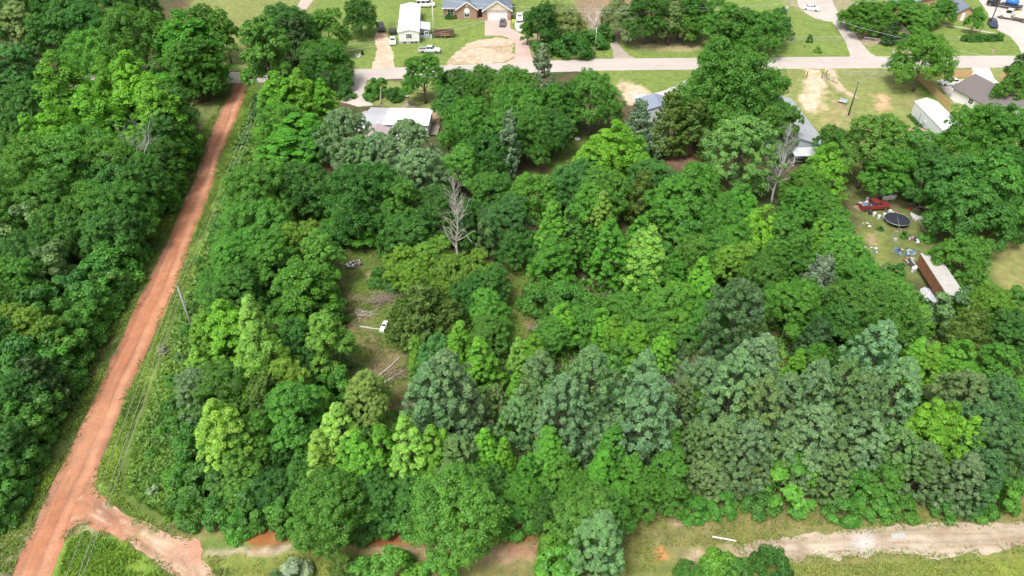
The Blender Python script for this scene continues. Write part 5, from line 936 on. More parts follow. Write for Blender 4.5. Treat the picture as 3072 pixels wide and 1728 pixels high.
# brown utility trailer with ladder, black trailer with mesh gate
def trailers():
    p = W(1332, 110); t = thing('utility_trailer', 'brown plank-sided utility trailer carrying a ladder on the lawn', 'trailer', p, R(1)); br = solid('brown_planks', (.14, .075, .055), .8, var=.25)
    m = MB(); m.box((0, 0, .62), (5.2, 2.2, .12)); m.build('deck', GREYWOOD, t)
    for y, nm in ((-1.1, 'side_board'), (1.1, 'side_board')):
        for k in range(3): q = MB(); q.box((0, y, .85+k*.32), (5.3, .07, .29)); q.build(nm, br, t)
    for x in (-2.63, 2.63):
        for k in range(3): q = MB(); q.box((x, 0, .85+k*.32), (.07, 2.2, .29)); q.build('end_board', br, t)
    wheels(t, (-.45, .45), 1.28, .35); q = MB(); q.tube([(2.6, -.5, .6), (3.9, 0, .5)], .05); q.tube([(2.6, .5, .6), (3.9, 0, .5)], .05); q.tube([(3.8, 0, 0), (3.8, 0, .6)], .04); q.build('tow_bar', CHARC, t)
    sp = thing('ladder', 'pale wooden ladder leaning along the brown trailer side', 'ladder', (p.x, p.y, 0), R(1)); q = MB(); q.box((.3, -1.22, 1.18), (2.6, .06, .08)); q.box((.3, -1.22, .78), (2.6, .06, .08)); q.build('rail', WOODF, sp)
    for i in range(7): q = MB(); q.box((-.8+i*.37, -1.22, .98), (.06, .05, .42)); q.build('rung', WOODF, sp)
    ty = MB(); ty.lathe([(.18, .0), (.36, .0), (.40, .1), (.36, .2), (.18, .2)], (0, 0, 0), 16); o = ty.build('tyre', solid('grey_rubber', (.12, .12, .12), .8), None, True); o.location = (p.x+1.7, p.y+.4, .68); tag(o, 'loose tyre lying in the brown trailer', 'tyre')
    p = W(1178, 100); t = thing('utility_trailer', 'small black trailer with raised mesh ramp beside the black car', 'trailer', p, R(-80)); m = MB(); m.box((0, 0, .55), (3.4, 1.8, .1)); m.build('deck', CHARC, t)
    q = MB()
    for y in (-.9, .9):
        q.tube([(-1.7, y, .6), (-1.7, y, 1.1), (1.7, y, 1.1), (1.7, y, .6)], .04, 5)
    q.build('rail', BLACK, t); g = MB()
    for i in range(7): g.tube([(-1.75, -.9+i*.3, .6), (-2.3, -.9+i*.3, 2.2)], .025, 4)
    for i in range(6): g.tube([(-1.75-.11*i, -.9, .6+.32*i), (-1.75-.11*i, .9, .6+.32*i)], .02, 4)
    g.build('ramp_gate', BLACK, t); wheels(t, (0,), 1.05, .33); l = MB(); l.box((.2, 0, .85), (2.6, 1.5, .5)); l.build('load', CHARC, t, bevel=.12); q = MB(); q.tube([(1.7, 0, .5), (2.9, 0, .45)], .05); q.tube([(2.8, 0, 0), (2.8, 0, .5)], .04); q.build('tow_bar', BLACK, t)
trailers()

# ------------------------------------------------------------------ poles and wires
def pole(px, py, h, label, trans=False, arm=True, arm_rz=0.0, m=None, lean=(0, 0)):
    p = W(px, py); t = thing('utility_pole', label, 'utility pole', p); m = m or solid('pole_wood', (.30, .255, .21), .9, var=.2); q = MB(); q.tube([(0, 0, -.2), (0, 0, h*.5), (0, 0, h)], [.17, .15, .12], 8); q.build('pole', m, t, True)
    ca, sa = math.cos(arm_rz), math.sin(arm_rz)
    if arm:
        q = MB(); q.box((0, 0, h-.45), (2.4, .12, .14), arm_rz); q.build('crossarm', m, t)
        for u in (-1.05, 0, 1.05): i = MB(); i.lathe([(.05, 0), (.09, .05), (.06, .12), (.08, .18), (.03, .24)], (ca*u, sa*u, h-.38), 8); i.build('insulator', LTGREY, t)
    else: i = MB(); i.lathe([(.05, 0), (.09, .06), (.06, .14), (.08, .2), (.03, .28)], (0, 0, h), 8); i.build('insulator', LTGREY, t)
    if trans: q = MB(); q.lathe([(.2, 0), (.26, .05), (.26, .85), (.2, .92)], (-.42, -.05, h-2.1), 10); q.build('transformer', LTGREY, t, True)
    if lean != (0, 0): t.rotation_euler = (lean[0], lean[1], 0)
    return p+Vector((0, 0, h))
WIRE = solid('wire', (.50, .52, .52), .5, .3); n_w = 0
def wire(a, b, sag, label, group, r=.022):
    a, b = Vector(a), Vector(b); k = 14; mid = (a+b)/2; pts = []
    for i in range(k+1): s = i/k; p = a.lerp(b, s); p.z -= sag*4*s*(1-s); pts.append(p-mid)
    q = MB(); q.tube(pts, r, 4, False); o = q.build('power_line', WIRE); o.location = mid; tag(o, label, 'power line', group)
# pole beside the red road; its wires run along the road towards the camera and on to the street
base = W(575, 956); top = W(531, 863, 9.0); TP = pole(587, 1010, 8.8, 'grey utility pole standing beside the red dirt road', arm=False, arm_rz=R(60), m=solid('grey_pole', (.33, .33, .32), .9, var=.2))
FP = pole(842, 330, 10, 'utility pole hidden in the trees where the red road ends', arm=True, arm_rz=R(60))
for i, (x1, x0, y0) in enumerate(((196, 404, 1200), (232, 433, 1200), (246, 446, 1200))):
    z1 = 8.2-.25*i; n = W(x1, 1728, z1); a = TP+Vector(((i-1)*.55, (i-1)*.5, -.25-.02*i)); d = n-a; wire(a, a+d*1.25, .15, 'pale power line running along the red dirt road', 'power lines along the red road', .018)
    wire(a, FP+Vector(((i-1)*.55, (i-1)*.5, -.3)), .9, 'pale power line between the red road poles', 'power lines between red road poles', .016)
P1 = pole(1612, 150, 11.0, 'tall utility pole with transformer at the pink driveway', True); P2 = pole(2342, 128, 10.5, 'utility pole with transformer beyond the street trees', True); P0 = pole(1303, 112, 10.5, 'pale utility pole beside the brown trailer', False, False, m=solid('pale_pole', (.62, .59, .54), .85))
P4 = pole(2727, 228, 8.5, 'dark utility pole at the plank fence corner', True, True); P3 = pole(2545, 346, 7.6, 'dark slim pole standing in the open lawn', False, False, m=solid('dark_pole', (.10, .09, .085), .9)); P5 = pole(2974, 62, 8.5, 'dark utility pole by the truck yard', False, True, m=solid('dark_pole', (.10, .09, .085), .9))
for a, b, s in ((P1, P2, .9), (P1, P2, 1.6), (P0, P1, .5), (P1, W(900, 150, 9.0), .9), (P1, W(900, 170, 8.2), 1.0), (P2, P5, 1.0), (P2, P4, .8), (P4, W(3300, 200, 9), 1.0), (P4, P3, .5), (P3, W(2486, 440, 3.4), .2)):
    wire(a+Vector((0, 0, -.3-.5*(s > 1.2))), b+Vector((0, 0, -.3)), s, 'thin power line strung between the street poles', 'power lines over the street', .02)
for k in range(2):
    q = MB(); a = P1+Vector((0, 0, -2)); b = W(1626, 165); q.tube([Vector((0, 0, 0)), b+Vector((k*.3, 0, 0))-a], .02, 4); o = q.build('guy_wire', solid('green_guard', (.12, .30, .16), .6)); o.location = a; tag(o, 'green guy wire anchoring the transformer pole', 'guy wire', 'guy wires of the transformer pole')

# ------------------------------------------------------------------ fences
def plank_fence(a, b, h, label, m=WOODF, pl=2.4):
    A, B = W(*a), W(*b); L = (B-A).length; t = thing('plank_fence', label, 'fence', A, math.atan2(B.y-A.y, B.x-A.x)); n = max(1, round(L/pl)); pl = L/n; mb = MB(); k = 12
    for i in range(k): mb.box((pl*(i+.5)/k, 0, h/2+.03), (pl/k-.012, .025, h))
    for z in (.35, h*.55, h-.2): mb.box((pl/2, .04, z), (pl-.08, .05, .09))
    pm = mb.mesh('panel', m); q = MB(); q.box((0, .05, h/2), (.10, .10, h+.1)); po = q.mesh('post', m)
    for i in range(n): link('panel', pm, t, (i*pl, 0, 0))
    for i in range(n+1): link('post', po, t, (i*pl, .03, 0))
plank_fence((2741, 226), (2842, 331), 1.8, 'long new cedar plank fence between the lawn and the brown-roofed house')
plank_fence((2757, 232), (2912, 233), 1.8, 'cedar plank fence along the street by the white hatchback'); plank_fence((3000, 236), (3090, 262), 1.8, 'short cedar plank fence beyond the pale drive'); plank_fence((3035, 290), (3095, 318), 1.8, 'cedar plank fence behind the dark car')
plank_fence((2635, 74), (2664, 136), 1.7, 'weathered grey plank fence beside the hedge across the street', GREYWOOD); plank_fence((2697, 88), (2726, 122), 1.7, 'low weathered plank fence behind the hedge', GREYWOOD)
MESH_M, _n, _l, _o = nt('chain_link'); _b = _n.new('ShaderNodeBsdfPrincipled'); _b.inputs['Base Color'].default_value = (.42, .44, .44, 1); _b.inputs['Roughness'].default_value = .5; _t = _n.new('ShaderNodeBsdfTransparent'); _mx = _n.new('ShaderNodeMixShader'); _mx.inputs[0].default_value = .16
_l.new(_t.outputs[0], _mx.inputs[1]); _l.new(_b.outputs[0], _mx.inputs[2]); _l.new(_mx.outputs[0], _o.inputs[0])
def wire_fence(pts, h, label, step=3.0, mesh=True, pm=METALP, nm='chain_link_fence'):
    P = [W(*p) for p in pts]; t = thing(nm, label, 'fence', P[0]); 
    for a, b in zip(P, P[1:]):
        L = (b-a).length; n = max(1, round(L/step)); a0, b0 = a-P[0], b-P[0]
        for i in range(n+1):
            p = a0.lerp(b0, i/n); q = MB(); q.tube([p+Vector((0, 0, -.1)), p+Vector((0, 0, h+.05))], .035, 6); q.build('post', pm, t)
        for i in range(n):
            p, s = a0.lerp(b0, i/n), a0.lerp(b0, (i+1)/n); q = MB()
            for z in ((h,) if mesh else (h, h*.66, h*.33)): q.tube([p+Vector((0, 0, z)), s+Vector((0, 0, z))], .022 if mesh else .012, 4)
            q.build('rail', pm, t)
            if mesh: d = (s-p).normalized(); nn = Vector((-d.y, d.x, 0))*.004; q = MB(); q.add([p+nn, s+nn, s+nn+Vector((0, 0, h)), p+nn+Vector((0, 0, h))], [(0, 1, 2, 3)]); q.build('mesh_panel', MESH_M, t)
wire_fence([C_(240, 405), C_(850, 400)], 1.3, 'chain-link fence on the lawn left of the grey drive'); wire_fence([C_(1020, 405), C_(1260, 440), C_(1510, 425)], 1.3, 'chain-link fence in front of the dark hedge'); wire_fence([C_(1520, 395), C_(2480, 395)], 1.2, 'low wire fence along the lawn by the truck yard', 3.5, False)
wire_fence([C_(800, 745), C_(1490, 742)], 1.3, 'chain-link fence along the open lawn beside the street'); wire_fence([C_(630, 750), C_(690, 850), C_(790, 960), C_(880, 1110), C_(940, 1225)], 1.1, 'wire fence running down the open lawn to the dark pole', 3.5, False, GREYWOOD)
q_ = W(*C_(640, 755)); gt = thing('farm_gate', 'dark green tube gate standing open at the sandy drive', 'gate', q_, R(-62)); g = MB()
for z in (.3, .65, 1.0, 1.35): g.tube([(0, 0, z), (4.2, 0, z)], .035, 6)
for x in (0, 1.4, 2.8, 4.2): g.tube([(x, 0, .15), (x, 0, 1.45)], .035, 6)
g.build('gate_frame', solid('gate_green', (.06, .17, .13), .6), gt)
for x, y in ((C_(475, 750)), (C_(620, 755)), (C_(662, 740))): o = MB().tube([(0, 0, -.1), (0, 0, 1.6)], .10, 7).build('gate_post', solid('dark_pole', (.10, .09, .085), .9)); o.location = W(x, y); tag(o, 'dark round gate post at the sandy drive', 'post', 'gate posts at the sandy drive')
wire_fence([(606, 352), (628, 325), (655, 294), (676, 268)], 1.2, 'post and wire fence beside the top of the red road', 2.6, False, solid('rusty_post', (.20, .12, .08), .9), 'wire_fence')
wire_fence([B_(860, 408), B_(1640, 404)], 1.2, 'wire fence along the shaded ground across the street', 3.5, False)
# hedges
for (u0, v0, u1, v1, lab, n) in ((1270, 425, 1450, 415, 'clipped dark hedge behind the chain-link fence', 7), (2010, 395, 2280, 390, 'dark clipped hedge row on the lawn by the truck yard', 11), (1450, 395, 1520, 385, 'short dark hedge beside the weathered plank fence', 3)):
    a, b = W(*C_(u0, v0)), W(*C_(u1, v1))
    for i in range(n): p = a.lerp(b, i/max(1, n-1)); plant('sd', p.x, p.y, 2.6, 2.0 if u0 < 1400 else 1.7, lab, lab)
plant('sd', W(*C_(2332, 390)).x, W(*C_(2332, 390)).y, 2.2, 2.0, 'single round dark bush at the end of the hedge row')

# ------------------------------------------------------------------ yard things
def log(name, pa, pb, r0, r1, label, m, cat='log', za=None, zb=None, group=None):
    a, b = W(*pa), W(*pb); a.z = r0*.85 if za is None else za; b.z = r1*.9 if zb is None else zb; mid = (a+b)/2; mid.z = 0; k = 6; pts = []
    d = (b-a); sd = Vector((-d.y, d.x, 0)).normalized(); wv = 0 if name == 'white_pole' else .05; pts = [a.lerp(b, i/k)-mid+sd*(wv*math.sin(i*1.3)) for i in range(k+1)]
    q = MB(); q.tube(pts, [r0+(r1-r0)*i/k for i in range(k+1)], 7); o = q.build(name, m, None, True); o.location = mid; return tag(o, label, cat, group)
log('fallen_trunk', (1120, 1147), (1216, 1057), .16, .06, 'long pale fallen trunk lying across the clearing', DEADWOOD, 'fallen tree'); log('fallen_trunk', (1152, 1150), (1242, 1096), .14, .04, 'shorter pale fallen trunk beside the long one', DEADWOOD, 'fallen tree')
log('log', (1080, 982), (1142, 990), .16, .12, 'pale log lying beside the white cabinet', DEADWOOD); log('log', (1064, 930), (1098, 938), .14, .09, 'bent log at the brush pile edge', solid('log_brown', (.30, .24, .18), .9, var=.2)); log('log', (1066, 934), (1080, 962), .10, .05, 'thin grey branch lying on bare soil in the clearing', DEADWOOD, 'branch')
log('fallen_trunk', (745, 1098), (760, 1112), .12, .08, 'grey stick in the weeds near the olive cedar', DEADWOOD, 'branch')
def brush(px, py, w, h, n, label, m, seed, group=None, ang=None):
    r = np.random.default_rng(seed); t = thing('brush_pile', label, 'brush pile', W(px, py))
    for i in range(n):
        a = (ang if ang is not None else 0)+r.normal(0, .55) if ang is not None else r.random()*6.283; L = w*(.3+.5*r.random()); c = Vector((r.normal(0, w*.18), r.normal(0, w*.14), .08+h*r.random()*.7)); d = Vector((math.cos(a), math.sin(a), r.normal(0, .16)))
        q = MB(); p0, p1 = c-d*L*.5, c+d*L*.5; p0.z = max(.03, p0.z); p1.z = max(.03, p1.z); md = (p0+p1)/2+Vector((0, 0, .1)); q.tube([p0, md, p1], [.035, .028, .01], 4)
        for k in range(3): s = .4+.5*r.random(); b = p0.lerp(p1, s)+Vector((0, 0, .05)); e = b+(d+Vector(r.normal(0, .6, 3))).normalized()*L*.35; e.z = max(.03, e.z); q.tube([b, e], [.018, .006], 3)
        q.build('branch', m, t)
brush(1145, 905, 5.0, 1.1, 46, 'wide pile of cut grey-brown branches in the clearing', BROWNTWIG, 5, None, .35); brush(1095, 945, 3.2, .5, 16, 'low scatter of grey branches near the cut brush pile', DEADWOOD, 6, None, -.3); brush(1615, 985, 3.2, .6, 22, 'grey-brown brush heap at the small green clearing', BROWNTWIG, 8, None, .5); brush(1190, 1125, 4.0, .4, 16, 'thin twigs scattered round the fallen trunks', BROWNTWIG, 9, None, .8); brush(2600, 1468, 2.0, 1.2, 14, 'pale bare twigs at the wood edge by the sandy lane', DEADWOOD, 10)
CH = {'ash': solid('ash_grey', (.22, .205, .20), .9, var=.2), 'white': WHITE, 'grey': LTGREY, 'dark': CHARC, 'wood': GREYWOOD, 'rust': RUST, 'blue': solid('blue_plastic', (.10, .19, .36), .5), 'tan': solid('cardboard', (.45, .35, .25), .8), 'red': solid('red_plastic', (.40, .05, .045), .6)}
def junk(px, py, w, n, label, pal, seed, h=.5, nm='debris_pile', cat='debris pile', size=.5):
    r = np.random.default_rng(seed); t = thing(nm, label, cat, W(px, py))
    for i in range(n):
        a = r.random()*6.283; rr = w*.5*math.sqrt(r.random()); s = size*(.4+.9*r.random()); k = pal[int(r.random()*len(pal))]; z = .06+h*(1-rr/(w*.5))*r.random(); q = MB(); q.box((math.cos(a)*rr, math.sin(a)*rr*.8, z), (s*(1+r.random()), s*.6, .06+.25*s*r.random()), r.random()*3.1, r.normal(0, .25), r.normal(0, .25)); q.build({'wood': 'board', 'rust': 'scrap_metal', 'dark': 'rubble', 'tan': 'carton'}.get(k, 'scrap'), CH[k], t)
junk(1063, 795, 3.2, 90, 'heap of grey rubble and white scrap on the grass', ['dark', 'ash', 'wood', 'ash', 'dark', 'rust', 'grey', 'ash', 'ash', 'dark', 'white'], 21, .6, size=.30); junk(1167, 828, 1.7, 16, 'small pale scrap heap beside the dark bush', ['white', 'grey', 'tan', 'grey'], 22, .35, size=.35)
junk(2715, 757, 3.4, 34, 'spread of blue tarpaulin scraps and bags in the yard', ['blue', 'ash', 'grey', 'blue', 'dark'], 23, .3, size=.4); junk(2730, 787, 2.8, 26, 'dark tangled scrap heap beside the rusty trailer', ['dark', 'dark', 'rust', 'grey', 'wood'], 24, .4); junk(2741, 718, 2.6, 20, 'rusty scrap under the small green bush in the yard', ['rust', 'dark', 'wood', 'grey'], 25, .4)
junk(2750, 625, 3.4, 30, 'red and dark clutter under the big yard trees', ['red', 'dark', 'rust', 'grey', 'wood'], 26, .5); junk(2752, 655, 2.0, 12, 'grey boards stacked beside the trampoline', ['grey', 'wood', 'grey'], 27, .3, size=.8); junk(2597, 675, 1.6, 10, 'pale sheet scraps at the yard edge', ['white', 'grey', 'ash'], 28, .25, size=.35); junk(2612, 748, 2.6, 14, 'litter strewn along the yard edge below the red pickup', ['white', 'grey', 'tan', 'blue'], 29, .15, size=.35); junk(2822, 632, 1.6, 12, 'black machine parts under the drooping tree', ['dark', 'dark', 'grey'], 30, .7)
junk(2684, 642, 1.8, 14, 'wood scraps and crates behind the trampoline', ['wood', 'tan', 'white', 'rust'], 31, .5); junk(1073, 168, 2.6, 16, 'blue and white litter on the lawn by the dirt driveway', ['white', 'blue', 'grey'], 32, .2, size=.4); junk(1300, 378, 2.2, 16, 'clutter on the porch side of the white-roofed home', ['grey', 'dark', 'rust', 'wood'], 33, .8); junk(1063, 470, 2.0, 9, 'white sheeting and scrap under the pine', ['white', 'white', 'tan'], 34, .4, size=.7); junk(1640, 478, 1.2, 7, 'pale scrap on the shaded lawn', ['white', 'grey', 'wood'], 35, .3); junk(2836, 762, 2.6, 20, 'blue-grey scrap behind the rusty box trailer', ['blue', 'dark', 'grey'], 36, .5); junk(1485, 486, 2.4, 14, 'clutter in the shade below the pale tin shed', ['white', 'dark', 'tan', 'rust'], 37, .5)
# load in the red pickup
t = thing('scrap_load', 'mixed scrap and boards heaped in the red pickup bed', 'scrap', rp.location, rp.rotation_euler.z)
for i in range(16): r_ = random.Random(i); q = MB(); q.box((-1.75+r_.uniform(-.9, .7), r_.uniform(-.6, .6), .98+.3*r_.random()), (.9*r_.random()+.3, .15+.3*r_.random(), .1), r_.uniform(-.5, .5), r_.uniform(-.2, .2)); q.build('board' if i % 2 else 'scrap', [WOODF, LTGREY, GREYWOOD, CH['blue']][i % 4], t)
p_ = W(2592, 622); junk(2588, 626, 1.8, 12, 'stack of orange-brown boards behind the red pickup', ['wood', 'tan', 'tan'], 41, .5, size=1.0)
dm = MB(); dm.lathe([(.27, 0), (.30, .05), (.29, .3), (.30, .33), (.29, .6), (.30, .63), (.29, .85), (.26, .9), (.05, .9)], n=14); DM = dm.mesh('barrel', solid('white_plastic', (.72, .74, .75), .45, var=.08), True); DMD = dm.mesh('barrel', CHARC, True)
for i, (u, v, m_) in enumerate(((360, 708, 0), (393, 728, 0), (433, 716, 0), (432, 592, 0), (452, 590, 0), (472, 586, 0), (492, 586, 0), (330, 695, 1), (380, 585, 1), (402, 586, 1), (310, 600, 0), (508, 582, 0), (472, 690, 0))):
    o = link('barrel', DMD if m_ else DM, None, W(*D_(u, v+12))); o.scale = (.95, .95, .85); lab = ('dark barrel beside the red pickup' if m_ else ('white barrel in the row behind the red pickup' if v < 620 else 'white barrel between red pickup and trampoline')); tag(o, lab, 'barrel', lab)
for u, v in ((640, 1112), (655, 1105)): o = link('barrel', DM, None, W(*D_(u, v+12))); lab = 'white barrel beside the dark scrap heap'; tag(o, lab, 'barrel', lab)
# trampoline
p_ = W(*D_(520, 772)); t = thing('trampoline', 'large round black trampoline on the yard grass', 'trampoline', p_); q = MB(); q.lathe([(.01, .82), (1.78, .84), (1.78, .86), (.01, .84)], n=32); q.build('mat', solid('black_mat', (.018, .02, .03), .7), t, True)
q = MB(); q.lathe([(1.80, .84), (2.02, .85), (2.02, .88), (1.80, .87)], n=32); q.build('pad', solid('black_pad', (.03, .035, .045), .6), t, True); ring = [(2.06*math.cos(i*math.pi/20), 2.06*math.sin(i*math.pi/20), .86) for i in range(41)]; q = MB(); q.tube(ring, .035, 6, False); q.build('frame', METALP, t, True)
for i in range(6): a = i*math.pi/3+.3; q = MB(); q.tube([(2.05*math.cos(a), 2.05*math.sin(a), .86), (2.1*math.cos(a), 2.1*math.sin(a), .03)], .035, 6); q.build('leg', METALP, t)
q = MB(); q.tube([(-.5, -1.9, .9), (.05, 0, .93), (.25, .6, .9)], .03, 5); q.build('pole', METALP, t)
# rusty box trailer
z = 3.0; a = W(2762, 760, z); b = W(2806, 752, z); c = W(2848, 893, z); ln = Vector((c.x-a.x, c.y-a.y, 0)); L = ln.length+1.0; rz = math.atan2(-ln.y, -ln.x)-R(90); w = 2.5; d_ = ln.normalized(); org = Vector((a.x, a.y, 0))+d_*L
t = thing('box_trailer', 'old box trailer with pale roof and rusty brown side', 'trailer', org, rz); q = MB(); q.box((w/2, L/2, .95), (w-.3, L-.2, .3)); q.build('chassis', RUST, t)
for i in range(9): q = MB(); q.box((0, L*(i+.5)/9, 1.95), (.06, L/9-.03, 1.95)); q.build('side_panel', RUST, t)
q = MB(); q.box((w, L/2, 1.95), (.06, L, 1.95)); q.build('far_side', LTGREY, t); q = MB(); q.box((w/2, .03, 1.95), (w-.07, .06, 1.95)); q.box((w/2, L-.03, 1.95), (w-.07, .06, 1.95)); q.build('end_wall', RUST, t); q = MB(); q.box((w/2, L/2, 2.97), (w+.1, L+.1, .08)); q.build('roof', solid('weathered_white_roof', (.46, .445, .42), .7, var=.18, vscale=1.2, dirt=(.36, .33, .29), dirt_amt=.7), t)
for y in (1.2, 2.3):
    for x in (.3, w-.3): q = MB(); q.tube([(x-.15, y, .45), (x+.15, y, .45)], .45, 12); q.build('wheel', BLACK, t)
for x in (.5, w-.5): q = MB(); q.box((x, L-2.0, .42), (.12, .12, .85)); q.build('landing_leg', RUST, t)
o = MB(); o.box((0, 0, .5), (1.1, .7, 1.0)); o = o.build('red_cabinet', CH['red'], None, bevel=.05); o.location = W(*D_(750, 1150)); tag(o, 'red boxy cabinet against the rusty trailer side', 'cabinet'); log('ladder_rail', D_(800, 1215), D_(850, 1270), .07, .07, 'pale pole leaning on the rusty trailer side', WHITE, 'pole', .1, 1.8)
# gravel heap of white chips
rg = np.random.default_rng(77); gp = W(*D_(835, 1345)); N = 1500; ca = rg.random(N)*6.283; rr = np.sqrt(rg.random(N)); X = np.cos(ca)*rr*1.7+rr*0; Y = np.sin(ca)*rr*3.4; Zz = .45*(1-rr)**.8; mb = MB()
for i in range(N): s = .09+.12*rg.random(); mb.box((X[i]-.22*Y[i], Y[i], Zz[i]+.03), (s*1.3, s, s*.8), rg.random()*3, rg.random(), rg.random())
o = mb.build('white_rubble', solid('white_rubble', (.50, .51, .54), .8, var=.25)); o.location = gp; o['kind'] = 'stuff'; tag(o, 'spill of white rubble beside the rusty trailer', 'rubble')
# stump, logs of the yard
o = MB().lathe([(.34, -.05), (.26, .25), (.22, .9), (.18, 1.2)], n=9).build('stump', BARK, None, True); o.location = W(*D_(970, 815)); tag(o, 'dark tree stump standing on the shaded yard grass', 'stump'); log('log', D_(1180, 885), D_(1225, 830), .1, .08, 'pale pole lying at the yard edge', WOODF, 'pole'); log('log', D_(680, 745), D_(735, 828), .09, .08, 'pale plank lying on the yard grass by the trampoline', GREYWOOD, 'plank')
o = MB().box((0, 0, .35), (.9, .6, .7)).build('crate', LTGREY, None, bevel=.05); o.location = W(*D_(1258, 858)); tag(o, 'pale grey crate at the edge of the right lawn', 'crate'); o = MB().box((0, 0, .25), (.5, .4, .5)).build('crate', BLUEGREY, None, bevel=.04); o.location = W(*D_(512, 900)); tag(o, 'small blue-grey box on the yard grass', 'box')
# white cabinet lying in the clearing
p_ = W(1152, 984); t = thing('white_cabinet', 'white panelled cabinet with dark middle lying in the clearing', 'cabinet', p_, R(80)); t.scale = (.82, .82, .82); q = MB(); q.box((0, 0, .30), (2.5, .85, .56)); q.build('body', WHITE, t, bevel=.05); q = MB(); q.box((.05, 0, .585), (.55, .72, .03)); q.build('dark_panel', CHARC, t); q = MB(); q.box((.75, 0, .59), (.6, .7, .03)); q.build('grey_panel', LTGREY, t); q = MB(); q.box((1.32, 0, .35), (.12, .6, .4)); q.build('end_cap', LTGREY, t)
# white pole on the lane, thin pale slab standing for a puddle in the lane, white stones
a, b = W(2137, 1611), W(2208, 1624); log('white_pole', (2137, 1611), (2208, 1624), .09, .09, 'straight white pole lying on the grass by the sandy lane', WHITE, 'pole'); o = MB().box((0, 0, .02), (1.5, .55, .02), R(6)).build('puddle_slab', solid('puddle_slab', (.43, .44, .44), .6, var=.1), None); o.location = W(2695, 1608)+Vector((0, 0, .012)); tag(o, 'flat pale slab standing for a puddle in the sandy lane', 'sheet'); o = MB().lathe([(.02, 0), (.12, .05), (.10, .16), (.02, .2)], n=8).build('white_bag', WHITE, None, True); o.location = W(541, 1563); tag(o, 'small white bag on the grass above the lane', 'bag')
# garden statue / fountain, green bench, markers, bins
p_ = W(*A_(1050, 1015)); t = thing('garden_fountain', 'tiered stone garden fountain behind the white-roofed home', 'fountain', p_); t.scale = (.62, .62, .72); q = MB(); q.lathe([(1.1, 0), (1.15, .3), (.95, .35), (.3, .38), (.25, .9), (.7, 1.05), (.72, 1.12), (.2, 1.1), (.16, 1.6), (.4, 1.7), (.1, 1.75), (.12, 2.1), (.02, 2.2)], n=16); q.build('tier', solid('stone', (.38, .35, .31), .9, var=.15), t, True)
q = MB(); q.box((0, -.9, .08), (4.2, .5, .16)); q.build('stone_edge', solid('stone', (.38, .35, .31), .9), t)
p_ = W(*A_(1000, 945)); t = thing('garden_bench', 'pale blue slatted bench under the tree by the fountain', 'bench', p_, R(-4)); 
for k in range(3): q = MB(); q.box((0, -.15+k*.15, .45), (2.4, .12, .04)); q.build('seat_slat', CH['grey'], t)
for k in range(2): q = MB(); q.box((0, .28, .6+k*.16), (2.4, .04, .12)); q.build('back_slat', CH['grey'], t)
for x in (-1.1, 1.1): q = MB(); q.box((x, 0, .22), (.06, .5, .44)); q.build('leg', CHARC, t)
p_ = W(*C_(820, 1000)); t = thing('garden_bench', 'grey-green bench standing by the wire fence on the lawn', 'bench', p_, R(-35))
for k in range(3): q = MB(); q.box((0, -.2+k*.2, .5), (1.7, .17, .05)); q.build('seat_slat', LTGREY, t)
q = MB(); q.box((0, .36, .8), (1.7, .06, .5)); q.build('backrest', BLUEGREY, t)
for x in (-.75, .75): q = MB(); q.box((x, 0, .25), (.07, .55, .5)); q.build('leg', CHARC, t)
o = MB().prism([(-.38, -.05), (.40, -.05), (.34, 1.2), (.12, 1.75), (-.20, 1.7), (-.35, 1.1)], 'y', -.16, .16).build('marker_stone', solid('pale_stone', (.55, .51, .44), .9, var=.12), None, bevel=.06); o.location = W(*C_(1313, 528)); tag(o, 'upright pale marker stone by the street across from the plank fence', 'stone')
o = MB().prism([(-.35, -.05), (.35, -.05), (.28, .8), (0, 1.15), (-.25, .9)], 'y', -.2, .2).build('marker_stone', solid('brown_stone', (.40, .32, .27), .9, var=.15), None, bevel=.06); o.location = W(*C_(2268, 520)); tag(o, 'squat brownish stone on the lawn by the truck yard corner', 'stone')
def mailbox(px, py, label):
    p = W(px, py); t = thing('mailbox', label, 'mailbox', p); q = MB(); q.box((0, 0, .5), (.1, .1, 1.05)); q.build('post', GREYWOOD, t); q = MB(); q.prism([(-.12, 1.0), (.12, 1.0), (.12, 1.15), (.06, 1.24), (-.06, 1.24), (-.12, 1.15)], 'y', -.28, .28); q.build('box', CHARC, t)
mailbox(*B_(478, 562), 'dark mailbox on the grass verge furthest from the sandy driveway mouth'); mailbox(*B_(678, 548), 'dark mailbox beside the sandy driveway mouth'); mailbox(*C_(448, 490), 'small pale mailbox on the lawn near the flowering bush')
o = MB().lathe([(.24, 0), (.30, .1), (.32, .95), (.34, 1.0), (.3, 1.06), (.02, 1.08)], n=12).build('trash_bin', BLACK, None, True); o.location = W(*A_(605, 530)); tag(o, 'black bin standing on the lawn by scattered litter', 'bin')
o = MB().lathe([(.14, 0), (.14, .7), (.2, .72), (.16, .95), (.02, 1.0)], n=10).build('stump_post', solid('tan_post', (.50, .44, .36), .9), None, True); o.location = W(2331, 140); tag(o, 'short pale post under the street trees by the fence', 'post'); o = MB().box((0, 0, .5), (.5, .5, 1.0)).build('yellow_bin', solid('yellow_bin', (.62, .60, .08), .6), None, bevel=.05); o.location = W(*A_(2058, 225)); tag(o, 'yellow bin beside the white pickup at the garage', 'bin')
plant('sy', W(*C_(578, 505)).x, W(*C_(578, 505)).y, 2.2, 1.5, 'small pale-flowered bush on the lawn by the street'); o = MB().lathe([(.2, 0), (.3, .3), (.1, 2.2), (.06, 3.1)], n=8).build('broken_trunk', DEADWOOD, None, True); o.location = W(*A_(780, 1000)); o.rotation_euler = (0, R(6), 0); tag(o, 'broken pale trunk standing by the concrete drive', 'dead trunk')
